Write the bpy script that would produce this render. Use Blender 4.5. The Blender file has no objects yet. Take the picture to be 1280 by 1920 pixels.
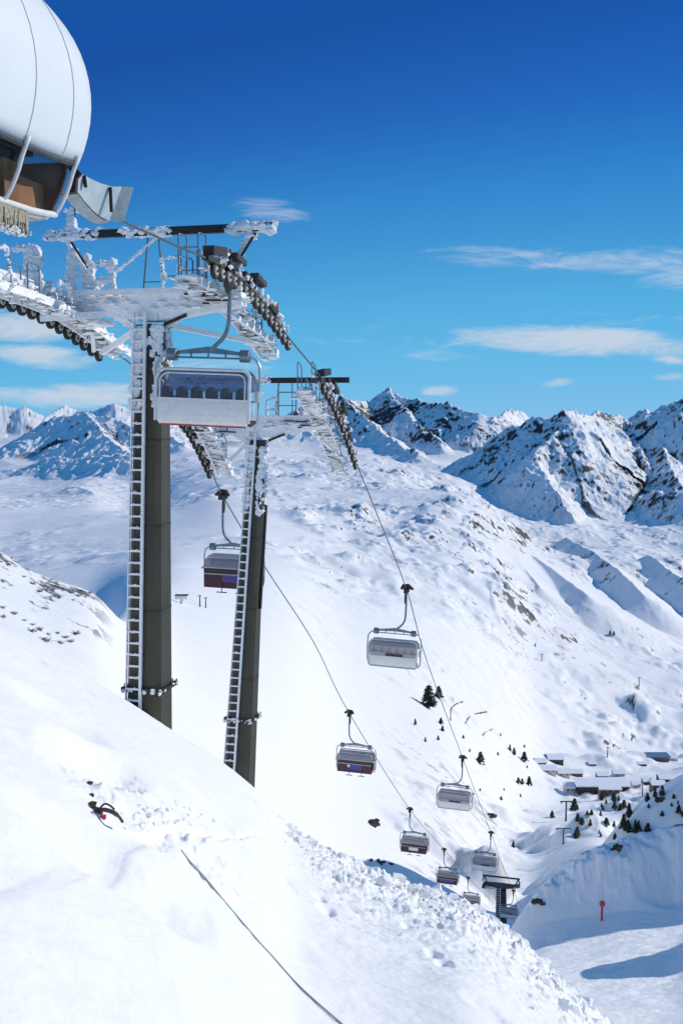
import bpy, math, random
import numpy as np
from mathutils import Vector, Matrix, noise as mnoise

# ------------------------------------------------------------------ camera, sky, sun
FPX = 1900.0
PITCH = math.atan(200 / FPX)
SUN_AZ = math.radians(74)      # from +Y (view direction) towards +X
SUN_EL = math.radians(30)
sc = bpy.context.scene
cam_d = bpy.data.cameras.new("camera")
cam = bpy.data.objects.new("camera", cam_d)
sc.collection.objects.link(cam)
cam.location = (0, 0, 0)
cam.rotation_euler = (math.pi / 2 - PITCH, 0, 0)
cam_d.sensor_fit = 'VERTICAL'
cam_d.sensor_height = 24
cam_d.lens = 24 * FPX / 1920
cam_d.clip_start = 0.1
cam_d.clip_end = 40000
sc.camera = cam
sc.render.resolution_x, sc.render.resolution_y = 682, 1024
sc.view_settings.view_transform = 'Standard'
sc.view_settings.look = 'None'
sc.view_settings.exposure = 0.17
sc.view_settings.gamma = 1
sc.view_settings.use_curve_mapping = False

def ray(px, py):
    u = (px - 640) / FPX; v = (960 - py) / FPX
    Y = math.cos(PITCH) + v * math.sin(PITCH)
    Z = -math.sin(PITCH) + v * math.cos(PITCH)
    return u / Y, Z / Y
def P(px, py, d):
    s, t = ray(px, py)
    return Vector((s * d, d, t * d))

SKY_TINT = (1, 1, 1, 1); SKY_GAMMA = 1.0; SKY_SAT = 1.25
world = bpy.data.worlds.new("World"); sc.world = world; world.use_nodes = True
def build_world():
    nt = world.node_tree; N = nt.nodes; L = nt.links
    N.clear()
    out = N.new('ShaderNodeOutputWorld'); bg = N.new('ShaderNodeBackground')
    sky = N.new('ShaderNodeTexSky'); sky.sky_type = 'NISHITA'; sky.sun_disc = False
    sky.sun_elevation = SUN_EL; sky.sun_rotation = SUN_AZ
    sky.altitude = 2600; sky.air_density = 1.0; sky.dust_density = 0.05; sky.ozone_density = 3.0
    hs = N.new('ShaderNodeHueSaturation'); hs.inputs['Saturation'].default_value = SKY_SAT
    hs.inputs['Hue'].default_value = 0.50
    tc = N.new('ShaderNodeTexCoord')
    up_ = N.new('ShaderNodeVectorMath'); up_.operation = 'MULTIPLY_ADD'; up_.inputs[1].default_value = (.35, 1, 1); up_.inputs[2].default_value = (.08, 0, .16)
    nrm = N.new('ShaderNodeVectorMath'); nrm.operation = 'NORMALIZE'
    L.new(tc.outputs['Generated'], up_.inputs[0]); L.new(up_.outputs[0], nrm.inputs[0]); L.new(nrm.outputs[0], sky.inputs['Vector'])
    tn = N.new('ShaderNodeMix'); tn.data_type = 'RGBA'; tn.blend_type = 'MULTIPLY'; tn.inputs[0].default_value = 1; tn.inputs[7].default_value = SKY_TINT
    L.new(sky.outputs[0], tn.inputs[6])
    gm = N.new('ShaderNodeGamma'); gm.inputs[1].default_value = SKY_GAMMA; L.new(tn.outputs[2], gm.inputs[0])
    L.new(gm.outputs[0], hs.inputs['Color'])
    # grade the sky: deeper blue upwards, pale cyan horizon; unseen zenith brightened to fill shadows
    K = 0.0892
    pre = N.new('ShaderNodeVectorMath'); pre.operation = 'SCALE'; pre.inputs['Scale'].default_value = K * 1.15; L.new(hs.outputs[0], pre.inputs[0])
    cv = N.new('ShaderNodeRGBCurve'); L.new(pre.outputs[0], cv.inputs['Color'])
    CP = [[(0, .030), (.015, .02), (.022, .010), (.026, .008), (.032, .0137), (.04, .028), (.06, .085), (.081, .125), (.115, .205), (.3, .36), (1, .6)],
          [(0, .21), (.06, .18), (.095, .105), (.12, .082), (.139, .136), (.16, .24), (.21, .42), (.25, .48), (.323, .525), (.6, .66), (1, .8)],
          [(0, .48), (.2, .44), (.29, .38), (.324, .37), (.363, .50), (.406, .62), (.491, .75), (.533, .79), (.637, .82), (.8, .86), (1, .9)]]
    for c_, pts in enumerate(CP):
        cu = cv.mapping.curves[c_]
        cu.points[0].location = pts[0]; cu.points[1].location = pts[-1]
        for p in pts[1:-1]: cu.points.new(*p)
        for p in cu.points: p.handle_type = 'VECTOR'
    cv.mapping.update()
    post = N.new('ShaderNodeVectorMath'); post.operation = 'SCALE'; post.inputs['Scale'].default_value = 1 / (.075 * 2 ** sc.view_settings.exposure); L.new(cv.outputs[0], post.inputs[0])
    sep = N.new('ShaderNodeSeparateXYZ'); L.new(tc.outputs['Generated'], sep.inputs[0])
    def M(op, a, b=None, c=None):
        n = N.new('ShaderNodeMath'); n.operation = op
        for i, x in enumerate((a, b, c)):
            if x is None: continue
            if isinstance(x, (int, float)): n.inputs[i].default_value = x
            else: L.new(x, n.inputs[i])
        return n.outputs[0]
    y = M('MAXIMUM', sep.outputs['Y'], 0.05)
    s = M('DIVIDE', sep.outputs['X'], y); t = M('DIVIDE', sep.outputs['Z'], y)
    front = M('GREATER_THAN', sep.outputs['Y'], 0.06)
    cmb = N.new('ShaderNodeCombineXYZ')
    L.new(M('MULTIPLY', s, 9.0), cmb.inputs[0]); L.new(M('MULTIPLY', t, 42.0), cmb.inputs[1])
    nz = N.new('ShaderNodeTexNoise'); nz.inputs['Scale'].default_value = 1.6
    nz.inputs['Detail'].default_value = 12; nz.inputs['Roughness'].default_value = 0.66
    nz.inputs['Distortion'].default_value = 1.1
    L.new(cmb.outputs[0], nz.inputs['Vector'])
    # (px, py, half width px, half height px, strength, tilt)
    clouds = [(1100, 490, 400, 30, .60, .05), (1260, 505, 200, 52, .62, .1), (1065, 640, 290, 36, 1.0, .02), (1140, 632, 150, 22, 1.1, 0), (1230, 655, 130, 26, .6, .0),
              (510, 398, 95, 30, .50, .12), (824, 732, 52, 14, .9, .0), (1050, 718, 44, 13, .8, -.1), (1262, 672, 55, 16, .7, 0),
              (1258, 706, 50, 10, .6, 0), (50, 612, 190, 38, 1.0, .0), (85, 668, 130, 28, .95, .1), (170, 742, 200, 30, .95, -.02),
              (20, 740, 90, 20, .6, 0), (390, 700, 170, 42, .62, 0), (790, 655, 170, 40, .30, 0), (700, 610, 160, 26, .22, .1),
              (1180, 610, 300, 60, .25, 0), (-200, 560, 200, 40, .8, 0), (1500, 560, 220, 40, .8, 0), (620, 640, 120, 24, .25, .0)]
    tot = None
    for px, py, wx, wy, st, tilt in clouds:
        cs, ct = ray(px, py)
        ds = M('SUBTRACT', s, cs)
        dt = M('SUBTRACT', M('ADD', t, M('MULTIPLY', ds, tilt)), ct)
        a = M('POWER', M('ABSOLUTE', M('DIVIDE', ds, wx / FPX)), 2.0)
        b = M('POWER', M('ABSOLUTE', M('DIVIDE', dt, wy / FPX)), 2.0)
        m = M('MAXIMUM', M('SUBTRACT', 1.0, M('ADD', a, b)), 0.0)
        m = M('MULTIPLY', m, st)
        tot = m if tot is None else M('MAXIMUM', tot, m)
    k = M('SUBTRACT', M('ADD', tot, M('MULTIPLY', nz.outputs['Fac'], 1.5)), 0.93)
    mr = N.new('ShaderNodeMapRange'); mr.inputs['From Min'].default_value = 0.0; mr.inputs['From Max'].default_value = 0.85
    mr.inputs['To Max'].default_value = 0.85; mr.interpolation_type = 'SMOOTHSTEP'
    L.new(k, mr.inputs['Value'])
    gate = M('MULTIPLY', M('MULTIPLY', mr.outputs[0], front), M('MINIMUM', M('MULTIPLY', tot, 4.0), 1.0))
    mix = N.new('ShaderNodeMix'); mix.data_type = 'RGBA'
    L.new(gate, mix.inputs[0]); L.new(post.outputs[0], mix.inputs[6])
    mix.inputs[7].default_value = (7.2, 8.0, 9.2, 1)
    bg.inputs['Strength'].default_value = 0.075
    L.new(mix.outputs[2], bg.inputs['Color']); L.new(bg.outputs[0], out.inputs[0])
build_world()

sun_d = bpy.data.lights.new("sun", 'SUN'); sun_d.energy = 3.0; sun_d.angle = math.radians(0.5); sun_d.color = (1, 0.935, 0.835)
sun = bpy.data.objects.new("sun", sun_d); sc.collection.objects.link(sun)
sdir = Vector((math.sin(SUN_AZ) * math.cos(SUN_EL), math.cos(SUN_AZ) * math.cos(SUN_EL), math.sin(SUN_EL)))
sun.rotation_euler = sdir.to_track_quat('Z', 'Y').to_euler()

# ------------------------------------------------------------------ materials
MAT = {}
def mat(name, col, rough=0.6, metal=0.0, var=0.0, scale=4.0, bump=0.0, bscale=30.0, spec=0.5):
    m = bpy.data.materials.new(name); m.use_nodes = True
    nt = m.node_tree; N = nt.nodes; L = nt.links; b = N['Principled BSDF']
    b.inputs['Base Color'].default_value = (*col, 1); b.inputs['Roughness'].default_value = rough
    b.inputs['Metallic'].default_value = metal; b.inputs['Specular IOR Level'].default_value = spec
    tc = N.new('ShaderNodeTexCoord')
    if var:
        nz = N.new('ShaderNodeTexNoise'); nz.inputs['Scale'].default_value = scale; nz.inputs['Detail'].default_value = 6
        L.new(tc.outputs['Object'], nz.inputs['Vector'])
        mx = N.new('ShaderNodeMix'); mx.data_type = 'RGBA'
        mr = N.new('ShaderNodeMapRange'); mr.inputs[1].default_value = .35; mr.inputs[2].default_value = .65
        L.new(nz.outputs['Fac'], mr.inputs[0]); L.new(mr.outputs[0], mx.inputs[0])
        mx.inputs[6].default_value = (*[c * (1 - var) for c in col], 1); mx.inputs[7].default_value = (*[min(1, c * (1 + var)) for c in col], 1)
        L.new(mx.outputs[2], b.inputs['Base Color'])
    if bump:
        n2 = N.new('ShaderNodeTexNoise'); n2.inputs['Scale'].default_value = bscale; n2.inputs['Detail'].default_value = 5
        L.new(tc.outputs['Object'], n2.inputs['Vector'])
        bp = N.new('ShaderNodeBump'); bp.inputs['Strength'].default_value = bump; bp.inputs['Distance'].default_value = 0.05
        L.new(n2.outputs['Fac'], bp.inputs['Height']); L.new(bp.outputs[0], b.inputs['Normal'])
    MAT[name] = m
    return m
mat('rime', (.88, .88, .88), .75, var=.04, bump=.9, bscale=9)
mat('olive', (.044, .040, .024), .55, var=.18, scale=1.2, bump=.15)
mat('galvanised', (.30, .34, .36), .42, .55, var=.15, scale=6)
mat('galvanised_pale', (.50, .56, .57), .5, .25, var=.1, scale=5, bump=.1)
mat('dark_steel', (.022, .018, .017), .6, var=.3, scale=3)
mat('rubber', (.018, .017, .016), .7)
mat('hub_metal', (.50, .46, .40), .5, .3, var=.3, scale=10)
mat('shell_white', (.80, .81, .81), .38, var=.02, scale=1.0)
mat('shell_seam', (.62, .65, .67), .6)
mat('trim_white', (.74, .73, .70), .5, var=.06, scale=8)
mat('panel_white', (.74, .74, .71), .5, var=.05, scale=5)
mat('frame_grey', (.50, .54, .52), .45, .3, var=.1)
mat('hanger_grey', (.16, .22, .26), .45, .4, var=.15, scale=5)
mat('maroon', (.060, .015, .024), .55, var=.25, scale=8)
mat('dark_grey', (.05, .052, .06), .6, var=.2)
mat('red_paint', (.55, .035, .025), .5)
mat('orange_paint', (.75, .16, .03), .5)
mat('ad_blue', (.03, .05, .28), .45)
mat('ad_violet', (.08, .06, .25), .45)
mat('white_paint', (.75, .75, .77), .5)
mat('beige', (.55, .38, .26), .7, var=.4, scale=1.3)
mat('brown', (.10, .062, .045), .7, var=.55, scale=1.6)
mat('interior_dark', (.05, .045, .04), .7, var=.4, scale=2)
mat('seat_blue', (.05, .10, .30), .6)
mat('bristle', (.34, .31, .23), .9, var=.35, scale=14)
mat('cable', (.36, .365, .37), .55, .3)
mat('rope', (.13, .135, .14), .5, .4)
mat('wood_dark', (.060, .042, .030), .8, var=.35, scale=.4)
mat('wood_warm', (.16, .105, .055), .8, var=.35, scale=.4)
mat('render_pale', (.55, .50, .44), .8, var=.08, scale=.3)
mat('roof_blue', (.10, .19, .30), .5, var=.1)
mat('window_dark', (.02, .025, .03), .15)
mat('roof_snow', (.86, .88, .91), .7, var=.02)
mat('bark', (.07, .05, .035), .9, var=.3)
mat('needles', (.030, .040, .024), .85, var=.4, scale=1.5)
mat('rock_dark', (.055, .05, .042), .9, var=.45, scale=.8, bump=.6, bscale=2)
mat('twig', (.17, .13, .085), .9, var=.4, scale=3)
mat('flag_red', (.60, .05, .06), .6)
mat('pylon_grey', (.09, .095, .10), .6, var=.2)
mat('jacket_dark', (.03, .03, .045), .8)
def glass_mat(name, tint, t, base=None):
    m = bpy.data.materials.new(name); m.use_nodes = True
    nt = m.node_tree; N = nt.nodes; L = nt.links; N.clear()
    out = N.new('ShaderNodeOutputMaterial'); tr = N.new('ShaderNodeBsdfTransparent'); tr.inputs[0].default_value = (*tint, 1)
    pb = N.new('ShaderNodeBsdfPrincipled'); pb.inputs['Base Color'].default_value = (*(base or [c * .6 for c in tint]), 1)
    pb.inputs['Roughness'].default_value = .12
    mx = N.new('ShaderNodeMixShader'); mx.inputs[0].default_value = t
    L.new(tr.outputs[0], mx.inputs[1]); L.new(pb.outputs[0], mx.inputs[2]); L.new(mx.outputs[0], out.inputs[0])
    MAT[name] = m
glass_mat('bubble_tint', (.62, .68, .78), .14)
glass_mat('bubble_frost', (.74, .70, .74), .62)
glass_mat('station_glass', (.80, .68, .58), .22, (.03, .028, .028))

def snow_mat(name, rock=False, grain=1.0, far=False):
    m = bpy.data.materials.new(name); m.use_nodes = True
    nt = m.node_tree; N = nt.nodes; L = nt.links; b = N['Principled BSDF']
    b.inputs['Roughness'].default_value = .62; b.inputs['Specular IOR Level'].default_value = .25
    tc = N.new('ShaderNodeTexCoord')
    n1 = N.new('ShaderNodeTexNoise'); n1.inputs['Scale'].default_value = .02 if far else .3; n1.inputs['Detail'].default_value = 8
    L.new(tc.outputs['Object'], n1.inputs['Vector'])
    cr = N.new('ShaderNodeMix'); cr.data_type = 'RGBA'; cr.inputs[6].default_value = (.86, .855, .85, 1); cr.inputs[7].default_value = (.90, .89, .875, 1)
    L.new(n1.outputs['Fac'], cr.inputs[0])
    colr = cr.outputs[2]
    if rock:
        at = N.new('ShaderNodeAttribute'); at.attribute_name = 'rock'
        rn = N.new('ShaderNodeTexNoise'); rn.inputs['Scale'].default_value = .25; rn.inputs['Detail'].default_value = 10; rn.inputs['Roughness'].default_value = .7
        L.new(tc.outputs['Object'], rn.inputs['Vector'])
        rc = N.new('ShaderNodeMix'); rc.data_type = 'RGBA'; rc.inputs[6].default_value = (.018, .018, .022, 1); rc.inputs[7].default_value = (.075, .068, .060, 1)
        L.new(rn.outputs['Fac'], rc.inputs[0])
        mx = N.new('ShaderNodeMix'); mx.data_type = 'RGBA'
        L.new(at.outputs['Fac'], mx.inputs[0]); L.new(colr, mx.inputs[6]); L.new(rc.outputs[2], mx.inputs[7])
        colr = mx.outputs[2]
    L.new(colr, b.inputs['Base Color'])
    last = None
    for sc_, dist in (((.06, 1.2), (.4, .25), (2.5, .05)) if far else ((1.3, .08), (7, .020), (40, .003))):
        nn = N.new('ShaderNodeTexNoise'); nn.inputs['Scale'].default_value = sc_; nn.inputs['Detail'].default_value = 6
        L.new(tc.outputs['Object'], nn.inputs['Vector'])
        bp = N.new('ShaderNodeBump'); bp.inputs['Strength'].default_value = .8 * grain; bp.inputs['Distance'].default_value = dist
        L.new(nn.outputs['Fac'], bp.inputs['Height'])
        if last: L.new(last, bp.inputs['Normal'])
        last = bp.outputs[0]
    L.new(last, b.inputs['Normal'])
    MAT[name] = m
snow_mat('snow_near', rock=True)
snow_mat('snow_far', rock=True, far=True)
snow_mat('snow_clod')

# ------------------------------------------------------------------ mesh helpers
COL = sc.collection
class MB:
    def __init__(s): s.v = []; s.f = []; s.mi = []; s.m = 0
    def add(s, vs, fs):
        o = len(s.v); s.v += [tuple(v) for v in vs]; s.f += [tuple(i + o for i in f) for f in fs]; s.mi += [s.m] * len(fs)
    def box(s, c, size, M=None):
        x, y, z = [k / 2 for k in size]; c = Vector(c)
        vs = [Vector(p) for p in ((-x, -y, -z), (x, -y, -z), (x, y, -z), (-x, y, -z), (-x, -y, z), (x, -y, z), (x, y, z), (-x, y, z))]
        if M is not None: vs = [M @ v for v in vs]
        s.add([v + c for v in vs], [(3, 2, 1, 0), (4, 5, 6, 7), (0, 1, 5, 4), (1, 2, 6, 5), (2, 3, 7, 6), (3, 0, 4, 7)])
    def beam(s, a, b, w, h, up=(0, 0, 1), w2=None, h2=None):
        a = Vector(a); b = Vector(b); d = (b - a).normalized(); up = Vector(up)
        r = d.cross(up)
        if r.length < 1e-4: r = d.cross(Vector((1, 0, 0)))
        r.normalize(); u = r.cross(d)
        w2 = w if w2 is None else w2; h2 = h if h2 is None else h2
        vs = [p + r * (sx * ww / 2) + u * (sz * hh / 2) for p, ww, hh in ((a, w, h), (b, w2, h2)) for sx, sz in ((-1, -1), (1, -1), (1, 1), (-1, 1))]
        s.add(vs, [(0, 1, 2, 3), (7, 6, 5, 4), (4, 5, 1, 0), (5, 6, 2, 1), (6, 7, 3, 2), (7, 4, 0, 3)])
    def tube(s, pts, r, seg=8, closed=False, r2=None):
        pts = [Vector(p) for p in pts]; n = len(pts)
        rs = r if isinstance(r, (list, tuple)) else [r] * n
        vs = []; prev = None
        for i, p in enumerate(pts):
            if closed: t = (pts[(i + 1) % n] - pts[i - 1])
            else: t = (pts[min(i + 1, n - 1)] - pts[max(i - 1, 0)])
            t.normalize()
            if prev is None:
                a = t.cross(Vector((0, 0, 1)))
                if a.length < .05: a = t.cross(Vector((1, 0, 0)))
            else: a = prev - t * prev.dot(t)
            a.normalize(); prev = a; b = t.cross(a)
            for k in range(seg):
                q = 2 * math.pi * k / seg
                vs.append(p + (a * math.cos(q) + b * math.sin(q)) * rs[i])
        fs = []
        for i in range(n if closed else n - 1):
            j = (i + 1) % n
            for k in range(seg):
                l = (k + 1) % seg
                fs.append((i * seg + k, j * seg + k, j * seg + l, i * seg + l))
        if not closed: fs += [tuple(range(seg)), tuple(reversed(range((n - 1) * seg, n * seg)))]
        s.add(vs, fs)
    def disc(s, c, ax, r, w, seg=16, ri=None):
        c = Vector(c); ax = Vector(ax).normalized()
        s.tube([c - ax * w / 2, c - ax * w / 2, c + ax * w / 2, c + ax * w / 2], [r * .9, r, r, r * .9], seg) if False else s.tube([c - ax * w / 2, c - ax * w * .35, c + ax * w * .35, c + ax * w / 2], [r * .86, r, r, r * .86], seg)
    def lump(s, c, r, seed=0, squash=(1, 1, 1), jag=.35):
        c = Vector(c)
        t = (1 + 5 ** .5) / 2
        base = [(-1, t, 0), (1, t, 0), (-1, -t, 0), (1, -t, 0), (0, -1, t), (0, 1, t), (0, -1, -t), (0, 1, -t), (t, 0, -1), (t, 0, 1), (-t, 0, -1), (-t, 0, 1)]
        fs = [(0, 11, 5), (0, 5, 1), (0, 1, 7), (0, 7, 10), (0, 10, 11), (1, 5, 9), (5, 11, 4), (11, 10, 2), (10, 7, 6), (7, 1, 8), (3, 9, 4), (3, 4, 2), (3, 2, 6), (3, 6, 8), (3, 8, 9), (4, 9, 5), (2, 4, 11), (6, 2, 10), (8, 6, 7), (9, 8, 1)]
        vs = []
        for b in base:
            v = Vector(b).normalized() * r * (1 + RND.uniform(-jag, jag))
            vs.append(c + Vector((v.x * squash[0], v.y * squash[1], v.z * squash[2])))
        s.add(vs, fs)
    def build(s, name, mats, parent=None, smooth=False, loc=None):
        me = bpy.data.meshes.new(name); me.from_pydata([tuple(v) for v in s.v], [], s.f); 
        if isinstance(mats, str): mats = [mats]
        for m in mats: me.materials.append(MAT[m])
        if len(mats) > 1: me.polygons.foreach_set('material_index', s.mi)
        if smooth: me.polygons.foreach_set('use_smooth', [True] * len(me.polygons))
        me.update()
        o = bpy.data.objects.new(name, me); COL.objects.link(o)
        if parent: o.parent = parent
        if loc is not None: o.location = loc
        return o
RND = random.Random(7)
def build_split(mb, name, m, parent=None, smooth=False):
    n = len(mb.v); par = list(range(n))
    def find(a):
        while par[a] != a: par[a] = par[par[a]]; a = par[a]
        return a
    for f in mb.f:
        r = find(f[0])
        for q in f[1:]: par[find(q)] = r
    comp = {}
    for f in mb.f: comp.setdefault(find(f[0]), []).append(f)
    out = []
    for fs in comp.values():
        ids = sorted({i for f in fs for i in f}); mp_ = {i: k for k, i in enumerate(ids)}
        t = MB(); t.add([mb.v[i] for i in ids], [tuple(mp_[i] for i in f) for f in fs]); out.append(t.build(name, m, parent, smooth))
    return out
def tag(o, label=None, cat=None, group=None, kind=None):
    if label: o['label'] = label
    if cat: o['category'] = cat
    if group: o['group'] = group
    if kind: o['kind'] = kind
    return o
def empty(name, loc=(0, 0, 0), rz=0):
    o = bpy.data.objects.new(name, None); o.empty_display_size = .5; COL.objects.link(o); o.location = loc; o.rotation_euler = (0, 0, rz); return o
def kids(o): return [c for c in COL.objects if c.parent == o]
def copy_tree(o, parent=None, km=None):
    if km is None:
        km = {}
        for c in COL.objects:
            if c.parent: km.setdefault(c.parent.name, []).append(c)
    c = o.copy(); COL.objects.link(c); c.parent = parent
    for ch in km.get(o.name, []): copy_tree(ch, c, km)
    return c
def arc(cx, cz, r, a0, a1, n=6):
    return [(cx + r * math.cos(math.radians(a0 + (a1 - a0) * i / n)), cz + r * math.sin(math.radians(a0 + (a1 - a0) * i / n))) for i in range(n + 1)]

# ------------------------------------------------------------------ terrain
def _h(ix, iy, seed):
    n = (ix.astype(np.uint32) * np.uint32(374761393) + iy.astype(np.uint32) * np.uint32(668265263) + np.uint32(seed * 1442695 + 12345))
    n = (n ^ (n >> np.uint32(13))) * np.uint32(1274126177)
    n = n ^ (n >> np.uint32(16))
    return n
def pn(x, y, seed=0):
    x = np.asarray(x, dtype=np.float64); y = np.asarray(y, dtype=np.float64)
    x0 = np.floor(x).astype(np.int64); y0 = np.floor(y).astype(np.int64); fx = x - x0; fy = y - y0
    u = fx * fx * fx * (fx * (fx * 6 - 15) + 10); v = fy * fy * fy * (fy * (fy * 6 - 15) + 10)
    def g(ix, iy, dx, dy):
        a = _h(ix, iy, seed).astype(np.float64) * (2 * math.pi / 4294967296.0)
        return np.cos(a) * dx + np.sin(a) * dy
    a = g(x0, y0, fx, fy); b = g(x0 + 1, y0, fx - 1, fy); c = g(x0, y0 + 1, fx, fy - 1); d = g(x0 + 1, y0 + 1, fx - 1, fy - 1)
    return (a + u * (b - a) + v * (c - a) + u * v * (a - b - c + d)) * 1.5
def fbm(x, y, lam, octs, seed, gain=.5):
    r = 0; a = 1; n = 0
    for i in range(octs):
        r = r + a * pn(x / lam + 17.3 * i, y / lam - 9.1 * i, seed + i); n += a; a *= gain; lam /= 2.03
    return r / n
def ridged(x, y, lam, octs, seed, gain=.55):
    r = 0; a = 1; n = 0; w = 1
    for i in range(octs):
        k = (1 - np.abs(pn(x / lam + 7.7 * i, y / lam + 3.3 * i, seed + i))) ** 2
        r = r + a * k * w; n += a; w = np.clip(k * 1.4, 0, 1); a *= gain; lam /= 2.1
    return r / n
def sst(x, a, b):
    t = np.clip((x - a) / (b - a), 0, 1); return t * t * (3 - 2 * t)

def pchip(xk, yk, x):
    xk = np.array(xk, float); yk = np.array(yk, float); h = np.diff(xk); dl = np.diff(yk) / h
    m = np.zeros_like(yk); m[0] = dl[0]; m[-1] = dl[-1]
    for i in range(1, len(xk) - 1):
        if dl[i - 1] * dl[i] > 0:
            w1 = 2 * h[i] + h[i - 1]; w2 = h[i] + 2 * h[i - 1]
            m[i] = (w1 + w2) / (w1 / dl[i - 1] + w2 / dl[i])
    x = np.clip(x, xk[0], xk[-1]); i = np.clip(np.searchsorted(xk, x) - 1, 0, len(xk) - 2)
    t = (x - xk[i]) / h[i]
    return ((2 * t ** 3 - 3 * t ** 2 + 1) * yk[i] + (t ** 3 - 2 * t ** 2 + t) * h[i] * m[i] + (-2 * t ** 3 + 3 * t ** 2) * yk[i + 1] + (t ** 3 - t ** 2) * h[i] * m[i + 1])

# column profiles of the far ground: photo column -> (distance, photo row)
PROF = {
 -700: [(40, 1000), (90, 960), (160, 930), (300, 1040), (900, 1120), (1500, 1060), (2500, 950), (4000, 880), (9000, 800)],
 -200: [(40, 1160), (62, 1078), (130, 950), (180, 990), (300, 1150), (900, 1062), (1500, 985), (2500, 950), (4000, 900), (9000, 800)],
 0:    [(42, 1225), (52, 1188), (62, 1174), (90, 1105), (130, 1032), (150, 1045), (260, 1210), (900, 1062), (1500, 985), (2300, 935), (3500, 900), (5000, 850), (9000, 800)],
 80:   [(42, 1268), (52, 1234), (62, 1218), (90, 1150), (130, 1080), (150, 1090), (260, 1230), (900, 1056), (1500, 980), (2300, 935), (3500, 890), (5000, 840), (9000, 800)],
 180:  [(42, 1340), (62, 1282), (90, 1200), (140, 1112), (165, 1125), (260, 1190), (600, 1112), (900, 1046), (1500, 974), (2300, 930), (3500, 880), (5000, 830), (9000, 800)],
 250:  [(42, 1420), (60, 1360), (90, 1290), (150, 1200), (300, 1125), (450, 1090), (520, 1082), (900, 1036), (1500, 972), (2300, 950), (3500, 870), (5000, 820), (9000, 790)],
 330:  [(42, 1500), (60, 1440), (90, 1370), (150, 1290), (300, 1170), (450, 1100), (600, 1060), (900, 1020), (1500, 960), (2300, 905), (3500, 860), (5000, 820), (9000, 790)],
 430:  [(42, 1640), (60, 1570), (90, 1480), (150, 1390), (300, 1230), (500, 1120), (700, 1060), (1100, 990), (1600, 930), (2400, 880), (3500, 850), (5000, 820), (9000, 790)],
 530:  [(42, 1760), (60, 1700), (100, 1590), (150, 1500), (300, 1310), (500, 1170), (750, 1080), (1100, 1010), (1600, 940), (2400, 880), (3500, 850), (5000, 820), (9000, 790)],
 640:  [(42, 1840), (60, 1790), (110, 1680), (160, 1590), (300, 1430), (500, 1270), (750, 1150), (1100, 1050), (1600, 960), (2400, 880), (3500, 850), (5000, 820), (9000, 790)],
 740:  [(42, 1880), (60, 1840), (110, 1740), (170, 1650), (300, 1500), (500, 1340), (750, 1200), (1100, 1080), (1600, 970), (2200, 895), (2700, 880), (3500, 866), (5000, 830), (9000, 790)],
 840:  [(42, 1900), (60, 1870), (110, 1780), (180, 1700), (300, 1560), (500, 1400), (750, 1260), (1100, 1110), (1500, 1000), (1900, 935), (2100, 945), (3000, 890), (5000, 830), (9000, 790)],
 920:  [(42, 1950), (60, 1910), (110, 1800), (180, 1740), (300, 1630), (500, 1480), (750, 1330), (1100, 1160), (1500, 1040), (1900, 965), (2200, 975), (3000, 920), (5000, 830), (9000, 790)],
 1000: [(42, 2160), (60, 2010), (72, 1920), (85, 1825), (99, 1745), (100.9, 1690), (104, 1691), (120, 1705), (200, 1740), (300, 1650), (500, 1540), (700, 1440), (900, 1330), (1200, 1180), (1500, 1080), (1900, 1030), (2200, 1000), (3000, 925), (5000, 840), (9000, 800)],
 1060: [(42, 2160), (60, 2010), (72, 1920), (85, 1820), (99, 1733), (102.5, 1634), (106, 1632), (120, 1650), (200, 1700), (300, 1610), (500, 1540), (700, 1472), (900, 1360), (1200, 1210), (1500, 1100), (1900, 1040), (2200, 1005), (3000, 925), (5000, 840), (9000, 800)],
 1120: [(42, 2160), (60, 2010), (72, 1920), (85, 1820), (99, 1723), (103.3, 1602), (107, 1600), (120, 1615), (180, 1650), (300, 1580), (500, 1530), (700, 1470), (900, 1380), (1200, 1240), (1500, 1130), (1900, 1050), (2200, 1010), (3000, 925), (5000, 840), (9000, 800)],
 1200: [(42, 2160), (60, 2010), (72, 1920), (85, 1815), (99, 1712), (103.8, 1580), (108, 1577), (125, 1590), (150, 1600), (175, 1592), (180, 1523), (184, 1520), (200, 1532), (300, 1600), (500, 1540), (700, 1468), (900, 1395), (1200, 1270), (1500, 1160), (1900, 1060), (2300, 1005), (3000, 925), (5000, 840), (9000, 800)],
 1280: [(42, 2160), (60, 2010), (72, 1920), (85, 1810), (101, 1700), (106.1, 1560), (110, 1556), (124, 1562), (150, 1580), (174, 1572), (182.5, 1468), (187, 1464), (205, 1475), (300, 1570), (500, 1530), (700, 1465), (900, 1405), (1200, 1290), (1500, 1180), (1900, 1075), (2300, 1010), (3000, 925), (5000, 840), (9000, 800)],
 1450: [(42, 2060), (60, 1940), (72, 1850), (85, 1740), (101, 1630), (107, 1490), (110, 1486), (124, 1490), (150, 1500), (174, 1500), (183, 1400), (187, 1396), (205, 1400), (300, 1480), (500, 1480), (700, 1440), (900, 1400), (1200, 1300), (1500, 1200), (1900, 1080), (2300, 1000), (3000, 910), (5000, 840), (9000, 800)],
 1800: [(42, 1900), (60, 1800), (72, 1700), (85, 1600), (101, 1480), (108, 1420), (114, 1400), (124, 1390), (150, 1400), (192, 1380), (300, 1400), (500, 1400), (700, 1380), (900, 1350), (1200, 1280), (1500, 1200), (1900, 1080), (2300, 1000), (3000, 910), (5000, 840), (9000, 800)],
}
ND = 500
LD = np.linspace(math.log(40), math.log(9500), ND)
_cols = sorted(PROF)
_S = np.array([ray(p, 1200)[0] for p in _cols])
_T = []
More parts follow.
